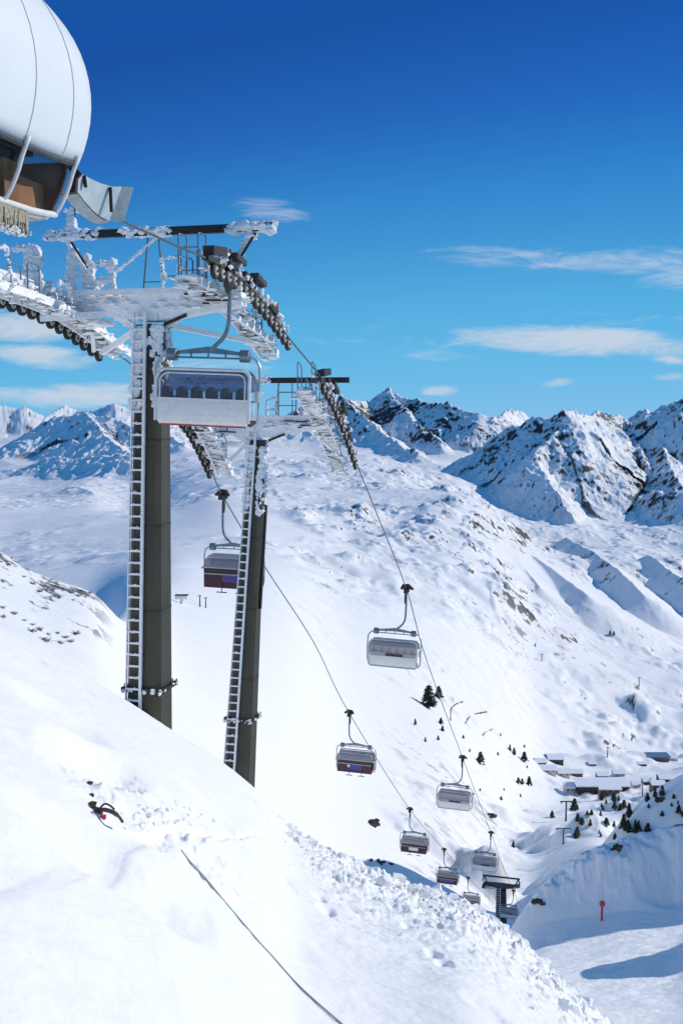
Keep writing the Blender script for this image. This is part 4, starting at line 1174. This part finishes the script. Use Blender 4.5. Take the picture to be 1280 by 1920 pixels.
    for i in range(1300): rb.lump(S(3.3 + RND.uniform(-.16, .2), RND.uniform(-14, -1.1), -1.16 - RND.uniform(-.03, .05)), RND.uniform(.012, .032), jag=.4)
    rb.build('rime', 'rime', br)
    # galvanised guide channel
    def G(px, py, d): return P(px, py, d) - (O - W * 6)
    d0 = 20.6
    upper = [(148, 322, d0), (166, 333, d0 + .3), (190, 344, d0 + .8), (212, 350, d0 + 1.2), (229, 350, d0 + 1.5)]
    lower = [(146, 360, d0), (158, 376, d0 + .3), (176, 396, d0 + .8), (190, 407, d0 + 1.1), (205, 414, d0 + 1.5)]
    b = MB(); n = len(upper); vs = [G(*q) for q in upper] + [G(*q) for q in lower] + [G(*q) - U * .05 + F * .04 for q in upper] + [G(*q) - U * .05 + F * .04 for q in lower]
    f_ = []
    for i in range(n - 1): f_ += [(i, i + 1, n + i + 1, n + i), (2 * n + i, 3 * n + i, 3 * n + i + 1, 2 * n + i + 1), (i, 2 * n + i, 2 * n + i + 1, i + 1), (n + i, n + i + 1, 3 * n + i + 1, 3 * n + i)]
    f_ += [(0, n, 3 * n, 2 * n), (n - 1, 3 * n - 1, 4 * n - 1, 2 * n - 1)]
    b.add(vs, f_)
    gr = b.build('guide_channel', 'galvanised_pale', root)
    b = MB(); e = [G(229, 350, d0 + 1.5), G(251, 351, d0 + 1.9), G(233, 414, d0 + 1.9), G(205, 414, d0 + 1.5)]
    b.add(e + [v - U * .04 + F * .05 for v in e], [(0, 1, 2, 3), (7, 6, 5, 4), (0, 4, 5, 1), (1, 5, 6, 2), (2, 6, 7, 3), (3, 7, 4, 0)]); b.build('flared_lip', 'galvanised', gr)
    b = MB()
    lo = [G(*q) for q in lower]
    ins = [G(q[0] + 10 - i * 1.2, q[1] + 1 - 0, q[2] + .1) for i, q in enumerate(lower)]
    lo2 = [v - U * .30 - W * .02 for v in lo]
    n = len(lo); b.add(lo + lo2 + [v - W * .03 for v in lo] + [v - W * .03 for v in lo2], [(i, n + i, n + i + 1, i + 1) for i in range(n - 1)] + [(2 * n + i, 2 * n + i + 1, 3 * n + i + 1, 3 * n + i) for i in range(n - 1)])
    b.build('channel_floor', 'galvanised', gr)
    b = MB()
    for (x0, y0, x1, y1, dd) in ((206, 352, 208, 398, 1.12), (157, 330, 160, 352, .2)):
        p = G(x0, y0, d0 + dd) + U * .03 - F * .03; q = G(x1, y1, d0 + dd) + U * .03 - F * .03; b.beam(p, q, .06, .06)
    b.beam(G(140, 322, d0 - .1), G(136, 362, d0 - .1), .16, .14); b.beam(G(132, 312, d0 - .1), G(150, 330, d0 - .1), .12, .12)
    build_split(b, 'rubber_buffer', 'rubber', gr)
station()

# ------------------------------------------------------------------ foreground bits
def near_path(pts, lift=.012):
    out = []
    for a in pts:
        v = hit_near(*a)
        if v: out.append(v + Vector((0, 0, lift)))
    return out
pts = near_path([(340, 1596), (352, 1612), (372, 1634), (398, 1664), (425, 1697), (450, 1727), (480, 1762), (515, 1800), (548, 1838), (585, 1874), (640, 1922), (690, 1965)])
b = MB(); b.tube(smooth_path(pts, 5), .010, 8); tag(b.build('cable', 'cable', smooth=True), 'grey cable running down over the foreground snow', 'cable')
# bent twig and stones poking from the snow scarp, with a red tag
v0 = hit_near(200, 1530)
root = empty('buried_branch', v0); tag(root, 'brown branch and red tag sticking out of the snow bank', 'branch')
def NB(px, py, off=0.0):
    d = v0.y + off; return P(px, py, d) - v0
b = MB(); b.tube(smooth_path([NB(168, 1508), NB(180, 1515), NB(195, 1518, -.1), NB(210, 1522, -.15), NB(222, 1530, -.15), NB(230, 1541, -.1)], 4), [.013] * 8 + [.021] * 8 + [.014] * 5, 7)
b.tube(smooth_path([NB(182, 1524), NB(195, 1508, -.1), NB(206, 1510, -.1), NB(215, 1518, -.1)], 4), .010, 6)
b.build('stem', 'bark', root)
b = MB(); 
for (qx, qy, qr) in ((168, 1470, .042), (172, 1492, .03), (171, 1510, .055), (186, 1523, .05)):
    w_ = hit_near(qx, qy)
    if w_: b.lump(w_ - v0, qr, jag=.3)
build_split(b, 'bark_chunk', 'bark', root)
b = MB(); b.beam(NB(182, 1531, -.1), NB(199, 1532, -.1), .035, .035); b.build('tag', 'flag_red', root)

# broken snow clods
def clod(b, c, r):
    t = MB(); t.lump((0, 0, 0), 1, jag=.12)
    vs = [Vector(v) for v in t.v]; fs = []; mid = {}
    for f in t.f:
        ids = []
        for k in range(3):
            e = tuple(sorted((f[k], f[(k + 1) % 3])))
            if e not in mid: mid[e] = len(vs); vs.append(((vs[e[0]] + vs[e[1]]) / 2).normalized() * RND.uniform(.85, 1.1))
            ids.append(mid[e])
        fs += [(f[0], ids[0], ids[2]), (f[1], ids[1], ids[0]), (f[2], ids[2], ids[1]), tuple(ids)]
    sx, sy, sz = RND.uniform(.7, 1.4), RND.uniform(.7, 1.4), RND.uniform(.5, .85)
    b.add([c + Vector((v.x * sx, v.y * sy, v.z * sz)) * r for v in vs], fs)
b = MB(); cnt = 0
def on_near(x, y): return Vector((x, y, float(near_z(np.array(x / y), np.array(y)))))
while cnt < 1100:
    px = RND.uniform(520, 1180); ce = float(np.interp(px, [c[0] for c in CREST], [c[1] for c in CREST])); dc = float(np.interp(px, [c[0] for c in CREST], [c[2] for c in CREST]))
    d = dc * (1 - abs(RND.gauss(0, .24)))
    if d < 8: continue
    cnt += 1
    s_ = ray(px, ce)[0]; v = on_near(s_ * d, d)
    r = min(.18, .028 * math.exp(RND.gauss(0, .75))) * min(1, max(.25, 1.6 * d / dc - .6))
    clod(b, v + Vector((0, 0, r * .15)), r)
for i in range(90):
    px = RND.uniform(540, 1080); ce = float(np.interp(px, [c[0] for c in CREST], [c[1] for c in CREST])); dc = float(np.interp(px, [c[0] for c in CREST], [c[2] for c in CREST]))
    d = dc * (1 - abs(RND.gauss(0, .16))); v = on_near(ray(px, ce)[0] * d, d); r = RND.uniform(.10, .26); clod(b, v - Vector((0, 0, r * .15)), r)
for i in range(45):
    px = RND.gauss(300, 55); d = RND.gauss(17.0, .9)
    if not 215 < px < 430: continue
    v = hit_near(px, RND.gauss(1535, 14))
    if v: clod(b, v, RND.uniform(.015, .045))
for i in range(330):
    px = RND.uniform(535, 1120); ce = float(np.interp(px, [c[0] for c in CREST], [c[1] for c in CREST])); dc = float(np.interp(px, [c[0] for c in CREST], [c[2] for c in CREST]))
    d = dc * (1 - abs(RND.gauss(0, .20))); v = on_near(ray(px, ce)[0] * d, d); r = .07 * math.exp(RND.gauss(0, .5)) * max(.4, min(1, 1.5 * d / dc - .3))
    M = Matrix.Rotation(RND.uniform(0, 6.28), 3, 'Z') @ Matrix.Rotation(RND.uniform(-.6, .6), 3, 'X')
    k0 = len(b.v); b.box(v, (r * RND.uniform(1.2, 2.6), r * RND.uniform(1.2, 2.2), r * RND.uniform(.8, 1.6)), M)
    for q in range(k0, len(b.v)): b.v[q] = tuple(c + RND.uniform(-.28, .28) * r for c in b.v[q])
tag(b.build('snow_clods', 'snow_clod', smooth=True), 'broken lumps of snow scattered along the slope edge', 'snow', kind='stuff')
_o = bpy.data.objects['snow_clods']; _o.data.shade_flat() if hasattr(_o.data, 'shade_flat') else None

# rocks breaking the snow just behind the slope edge
for (px, py, hp, lab) in ((697, 1548, 16, 'dark rock with a blue shadow on the slope between the two lower maroon chairs'), (692, 1614, 8, 'small dark rock at the snow edge, leftmost of three'), (712, 1619, 13, 'largest dark rock at the snow edge, middle of three'), (733, 1622, 8, 'small dark rock at the snow edge, rightmost of three'),
                          (1006, 1692, 14, 'dark rock outcrop at the toe of the shaded bank, right of the far tower'), (1235, 1500, 12, 'dark rock under the snow capped hut'), (860, 1512, 9, 'dark rock beside the third pale chair'), (918, 1532, 12, 'dark rock below the third pale chair'), (1155, 1592, 15, 'dark rock on the crest behind the marker pole')):
    v = hit_far(px, py, 60); k = hp * v.y / FPX
    b = MB()
    for i in range(9): b.lump((RND.uniform(-.7, .7) * k, RND.uniform(-.4, .4) * k, k * RND.uniform(-.1, .45)), k * RND.uniform(.2, .42), squash=(1.2, .9, .9), jag=.35)
    o = b.build('rock', 'rock_dark'); o.location = v; tag(o, lab, 'rock', 'rocks poking through the snow')

# ------------------------------------------------------------------ valley objects
mp = hit_far(1127, 1726)
root = empty('piste_marker', mp); tag(root, 'red piste marker pole with round top in front of the shaded bank', 'marker pole')
b = MB(); b.tube([(0, 0, -.2), (0, 0, 1.6)], .11, 10); b.build('pole', 'flag_red', root)
b = MB(); b.tube([(0, 0, 1.5), (0, 0, 1.6), (0, 0, 1.8), (0, 0, 2.0), (0, 0, 2.1)], [.1, .26, .3, .24, .08], 14); b.build('top_disc', 'flag_red', root)

def conifer_mesh(seed, h=1.0):
    rn = random.Random(seed); b = MB()
    for i in range(190):
        k = rn.random() ** .8; z = .10 + .88 * k; r = (.21 * (1 - k) + .02) * rn.uniform(.45, 1.1)
        a = rn.uniform(0, 6.283); c = Vector((math.cos(a) * r * .7, math.sin(a) * r * .7, z)); s = .055 * (1.25 - .6 * k)
        d = Vector((math.cos(a), math.sin(a), -.45)).normalized(); e = Vector((-math.sin(a), math.cos(a), rn.uniform(-.3, .3)))
        b.add([c - e * s, c + e * s, c + d * s * 2.0, c + Vector((0, 0, s * .8))], [(0, 1, 2), (0, 3, 1), (1, 3, 2), (0, 2, 3)])
    t = MB(); t.tube([(0, 0, -.03), (0, 0, .5), (0, 0, .95)], [.03, .02, .006], 6)
    return b, t
TREEM = []
for sd in range(4):
    cb, tb = conifer_mesh(sd + 1)
    root = empty('conifer'); c = cb.build('crown', 'needles', root); t = tb.build('trunk', 'bark', root); TREEM.append(root)
# (px, py base, height px, label key)
TREES = [
 (803, 1327, 46, 'largest dark conifer of the pair standing alone high on the slope'), (822, 1308, 24, 'smaller dark conifer just right of the tall one high on the slope'),
 (778, 1360, 14, 'lone small conifer casting a long shadow left of the rope'), (826, 1358, 14, 'small conifer left of the curved snow fence, upper of two'), (829, 1371, 12, 'small conifer left of the curved snow fence, lower of two'),
 (797, 1391, 10, None), (821, 1388, 10, None), (900, 1433, 26, 'slim conifer beside the rope above the third pale chair'), (955, 1408, 14, None), (963, 1416, 16, None), (982, 1427, 20, 'conifer at the crest just left of the snowy village roofs'),
 (971, 1470, 14, None), (978, 1471, 13, None), (991, 1473, 20, 'tallest of three conifers in a short row on the open slope'), (1143, 1190, 9, None), (1150, 1191, 9, None),
 (1076, 1520, 26, None), (1082, 1540, 18, None), (1178, 1532, 30, 'tall conifer behind the hummocks at the valley bottom'), (1168, 1556, 34, 'leftmost of the tall conifers below the lodge'), (1176, 1560, 26, None), (1213, 1566, 26, 'dark broad conifer standing at the end of the sunlit gap'), (1200, 1565, 14, None),
 (1227, 1495, 20, 'conifer on the left of the small snowy hut'), (1240, 1492, 22, 'conifer on the right of the small snowy hut'), (1162, 1520, 16, None), (1190, 1548, 14, None), (1150, 1553, 16, None), (1135, 1545, 14, None), (1125, 1530, 12, None),
 (1108, 1528, 12, None), (1092, 1545, 12, None), (1215, 1515, 10, None), (1262, 1497, 10, None), (1270, 1508, 9, None), (1258, 1512, 8, None), (880, 1410, 8, None), (868, 1385, 8, None), (938, 1380, 7, None), (1003, 1212, 7, None)]
_tr = random.Random(5)
for _ in range(34):
    TREES.append((_tr.gauss(1150, 60), _tr.uniform(1500, 1590), _tr.uniform(8, 20), None))
for _ in range(8):
    TREES.append((_tr.uniform(880, 1010), _tr.uniform(1390, 1500), _tr.uniform(5, 9), None))
km = {}
for c in COL.objects:
    if c.parent: km.setdefault(c.parent.name, []).append(c)
for i, (px, py, hp, lab) in enumerate(TREES):
    src = TREEM[i % 4]
    o = src if i < 4 else copy_tree(src, None, km)
    v = hit_far(px, py, 130); h = hp * v.y / FPX
    o.location = v - Vector((0, 0, .03 * h)); k = RND.uniform(1.2, 1.9); o.scale = (h * k, h * k, h); o.rotation_euler = (0, 0, RND.uniform(0, 6))
    if i < 4: pass
    tag(o, lab or ('tiny dark conifer on the open snow above the village' if py < 1480 else 'small dark conifer among the snowy hummocks below the lodge'), 'tree', 'conifers scattered above the village' if py < 1480 else 'conifers among the hummocks below the lodge')

# scrub showing through the snow on the left hill
def scrub_mesh(seed):
    rn = random.Random(seed); b = MB()
    for i in range(34):
        a = rn.uniform(0, 6.28); l = rn.uniform(.4, 1.0); t = rn.uniform(.2, .9)
        p0 = Vector((rn.uniform(-.6, .6), rn.uniform(-.4, .4), -.05)); p1 = p0 + Vector((math.cos(a) * t, math.sin(a) * t, l * .75)); b.tube([p0, p0.lerp(p1, .5) + Vector((0, 0, .08)), p1], [.035, .028, .012], 4)
    return b
SCR = [scrub_mesh(k).build('shrub', 'twig') for k in range(3)]
SP = [(8, 1038), (22, 1047), (36, 1055), (50, 1063), (66, 1070), (80, 1079), (14, 1060), (44, 1082), (60, 1095), (72, 1110), (92, 1092), (104, 1100), (118, 1104), (132, 1112), (146, 1118), (160, 1120), (168, 1112), (150, 1108), (138, 1126), (110, 1122),
      (4, 1140), (26, 1152), (44, 1164), (60, 1172), (74, 1182), (90, 1190), (58, 1184), (108, 1188), (120, 1196), (130, 1204), (112, 1206), (84, 1202), (6, 1158), (140, 1190)]
for i, (px, py) in enumerate(SP):
    v = hit_far(px, py, 45)
    o = SCR[i] if i < 3 else SCR[i % 3].copy()
    if i >= 3: COL.objects.link(o)
    o.location = v; k = RND.uniform(.28, .62); o.scale = (k * 1.5, k, k * .7); o.rotation_euler = (0, 0, RND.uniform(0, 6))
    tag(o, 'dry brown shrub poking through snow on the upper left hillside' if py < 1128 else 'sparse brown shrub lower on the left hillside just above the near slope', 'shrub', 'shrubs on the upper left hillside' if py < 1128 else 'shrubs low on the left hillside')

# village
def building(name, px0, px1, pyb, hpx, depth, wall, roof, label, cat='building', pitch=.35, over=.06, win=0, flat=False):
    v = hit_far((px0 + px1) / 2, pyb, 300)
    k = v.y / FPX; w = (px1 - px0) * k; h = hpx * k
    root = empty(name, v); tag(root, label, cat, 'village buildings' if cat in ('house', 'building') else None)
    b = MB(); b.box((0, depth / 2, h * .5 - 2), (w, depth, h + 4)); 
    if not flat:
        b.add([(-w / 2, 0, h), (w / 2, 0, h), (w / 2, depth, h), (-w / 2, depth, h), (-w / 2, depth / 2, h + depth * pitch * .45), (w / 2, depth / 2, h + depth * pitch * .45)], [(0, 4, 3), (1, 2, 5)])
    wl = b.build('wall', wall, root)
    b = MB(); o = w * over + .3; t = h * .14
    if flat: b.box((0, depth / 2, h + t / 2 + .02), (w + 2 * o, depth + 2 * o, t))
    else:
        r = depth * pitch * .5
        for y0, y1 in ((-o, depth / 2), (depth + o, depth / 2)):
            z0 = h - .2; vs = [(-w / 2 - o, y0, z0), (w / 2 + o, y0, z0), (w / 2 + o, y1, z0 + r + .3), (-w / 2 - o, y1, z0 + r + .3)]
            b.add(vs + [(x, y, z + t) for x, y, z in vs], [(0, 1, 2, 3), (7, 6, 5, 4), (0, 4, 5, 1), (1, 5, 6, 2), (2, 6, 7, 3), (3, 7, 4, 0)])
    b.build('roof', roof, root)
    for i in range(win):
        for r_ in range(1 if h < 5 else 2):
            b = MB(); x = -w / 2 + w * (i + .5) / win; b.box((x, -.03, h * (.62 if r_ == 0 else .25)), (w / win * .5, .12, h * .24)); b.build('window', 'window_dark', root)
    return root
building('lodge', 1082, 1168, 1488, 16, 12, 'wood_dark', 'roof_snow', 'long dark timber lodge under a snow roof at the valley bottom', win=9)
building('house', 1124, 1162, 1491, 12, 6, 'wood_warm', 'roof_snow', 'ochre wing at the right of the long dark lodge', win=3)
building('house', 1060, 1076, 1489, 13, 9, 'render_pale', 'roof_snow', 'small pale house at the left end of the long lodge', 'house', win=2)
building('house', 1046, 1068, 1458, 9, 10, 'render_pale', 'roof_snow', 'pale house with dark door side just above the long lodge', 'house', win=2)
building('house', 1028, 1056, 1432, 9, 12, 'wood_dark', 'roof_snow', 'dark walled house highest in the village, under a thick snow roof', 'house', win=3)
building('house', 1004, 1024, 1436, 7, 9, 'wood_warm', 'roof_snow', 'small brown house at the upper left of the village', 'house', win=2)
building('house', 1010, 1042, 1450, 7, 10, 'render_pale', 'roof_snow', 'wide low house on the sunny left side of the village', 'house', win=3)
building('shed', 1104, 1118, 1436, 4, 5, 'wood_dark', 'roof_snow', 'small dark shed alone above the lodge', 'shed')
building('shed', 1196, 1212, 1436, 4, 5, 'wood_dark', 'roof_snow', 'small dark shed left of the blue roofed building', 'shed')
building('lift_garage', 1216, 1254, 1428, 9, 10, 'pylon_grey', 'roof_blue', 'low building with a blue roof on the far slope', 'building', flat=True, win=0)
building('shed', 1256, 1270, 1427, 6, 5, 'render_pale', 'roof_snow', 'little pinkish annex right of the blue roofed building', 'shed')
building('hut', 1222, 1246, 1480, 9, 7, 'wood_warm', 'roof_snow', 'small wooden hut with a thick snow cap at the shaded slope edge', 'hut', win=2)
building('house', 1166, 1180, 1482, 8, 8, 'wood_dark', 'roof_snow', 'small dark house touching the right end of the long lodge', 'house', win=2)
building('house', 1236, 1256, 1468, 8, 9, 'wood_dark', 'roof_snow', 'dark house farthest right, above the snow capped hut', 'house', win=2)
building('house', 1070, 1092, 1456, 7, 8, 'wood_warm', 'roof_snow', 'brown house above the left half of the long lodge', 'house', win=2)
building('house', 1120, 1140, 1461, 7, 8, 'wood_dark', 'roof_snow', 'dark low house above the middle of the long lodge', 'house', win=2)
building('house', 1150, 1172, 1456, 6, 8, 'render_pale', 'roof_snow', 'pale low house above the right end of the long lodge', 'house', win=2)
building('house', 1186, 1200, 1478, 7, 7, 'render_pale', 'roof_snow', 'small pale house in the shade right of the lodge', 'house', win=1)
building('house', 1206, 1220, 1472, 7, 7, 'wood_warm', 'roof_snow', 'small brown house in the shade behind the snow capped hut', 'house', win=1)

def pylon(px, py, hpx, arm, label, dmin=200, cat='pylon'):
    v = hit_far(px, py, dmin); k = v.y / FPX; h = hpx * k; a = arm * k
    root = empty('lift_pylon', v); tag(root, label, cat, 'pylons of other lifts in the valley')
    b = MB(); b.tube([(0, 0, -1), (0, 0, h)], [h * .045 + .1, h * .03 + .08], 8); b.build('mast', 'pylon_grey', root)
    b = MB(); b.beam((-a / 2, 0, h), (a / 2, 0, h), h * .05, h * .05); b.beam((-a / 2, -a * .2, h * .97), (-a / 2, a * .2, h * .97), h * .05, h * .06); b.beam((a / 2, -a * .2, h * .97), (a / 2, a * .2, h * .97), h * .05, h * .06); b.build('crossarm', 'pylon_grey', root)
pylon(1138, 1420, 20, 6, 'slim pylon on the open slope straight above the lodge')
pylon(1197, 1288, 18, 5, 'slim pylon far up the right hand slope')
pylon(1015, 1240, 14, 5, 'slim pylon on the slope in the middle of the valley')
pylon(1055, 1583, 32, 26, 'tall T shaped pylon on the hummock, below the village', 150)
pylon(1060, 1540, 40, 20, 'dark pylon with a wide head, left of the hummocks under the lodge', 150)
pylon(1203, 1492, 22, 14, 'pylon in the shade left of the snow capped hut', 200)
pylon(375, 1138, 22, 6, 'thin mast on the white slope between the two big towers, left of two', 200, 'mast')
pylon(386, 1140, 20, 6, 'thin mast on the white slope between the two big towers, right of two', 200, 'mast')
v = hit_far(341, 1132, 200); k = v.y / FPX
root = empty('lift_hut', v); tag(root, 'frosted flat topped hut on a pillar between the two big towers', 'hut')
b = MB(); b.beam((0, 0, -1), (0, 0, 11 * k), 6 * k, 6 * k); b.build('pillar', 'rime', root); b = MB(); b.box((0, 0, 13 * k), (24 * k, 12 * k, 6 * k)); b.build('cabin', 'rime', root); b = MB(); b.box((0, 0, 16.7 * k), (25 * k, 13 * k, 1.5 * k)); b.build('roof', 'pylon_grey', root)

def fence(pts, label, hpx=6):
    P3 = [hit_far(px, py, 200) for px, py in pts]; k = P3[0].y / FPX
    root = empty('snow_fence', P3[0]); tag(root, label, 'snow fence', 'curved snow fences on the slope')
    q = [p - P3[0] for p in smooth_path(P3, 5)]
    b = MB()
    for a, c in zip(q[:-1], q[1:]):
        b.beam(a + W * hpx * k * .35, c + W * hpx * k * .35, .25, hpx * k * .35)
    b.build('rail', 'wood_warm', root)
    for p in q[::3]:
        b = MB(); b.beam(p - W * .4, p + W * hpx * k * .7, .25, .25); b.build('post', 'wood_dark', root)
fence([(845, 1352), (845, 1338), (848, 1327), (858, 1320), (868, 1317)], 'short curved snow fence, leftmost of three on the slope')
fence([(873, 1357), (880, 1346), (892, 1340), (912, 1336)], 'curved snow fence, middle one of three on the slope')
fence([(905, 1380), (910, 1374), (923, 1368)], 'smallest snow fence, lowest of three on the slope', 4)
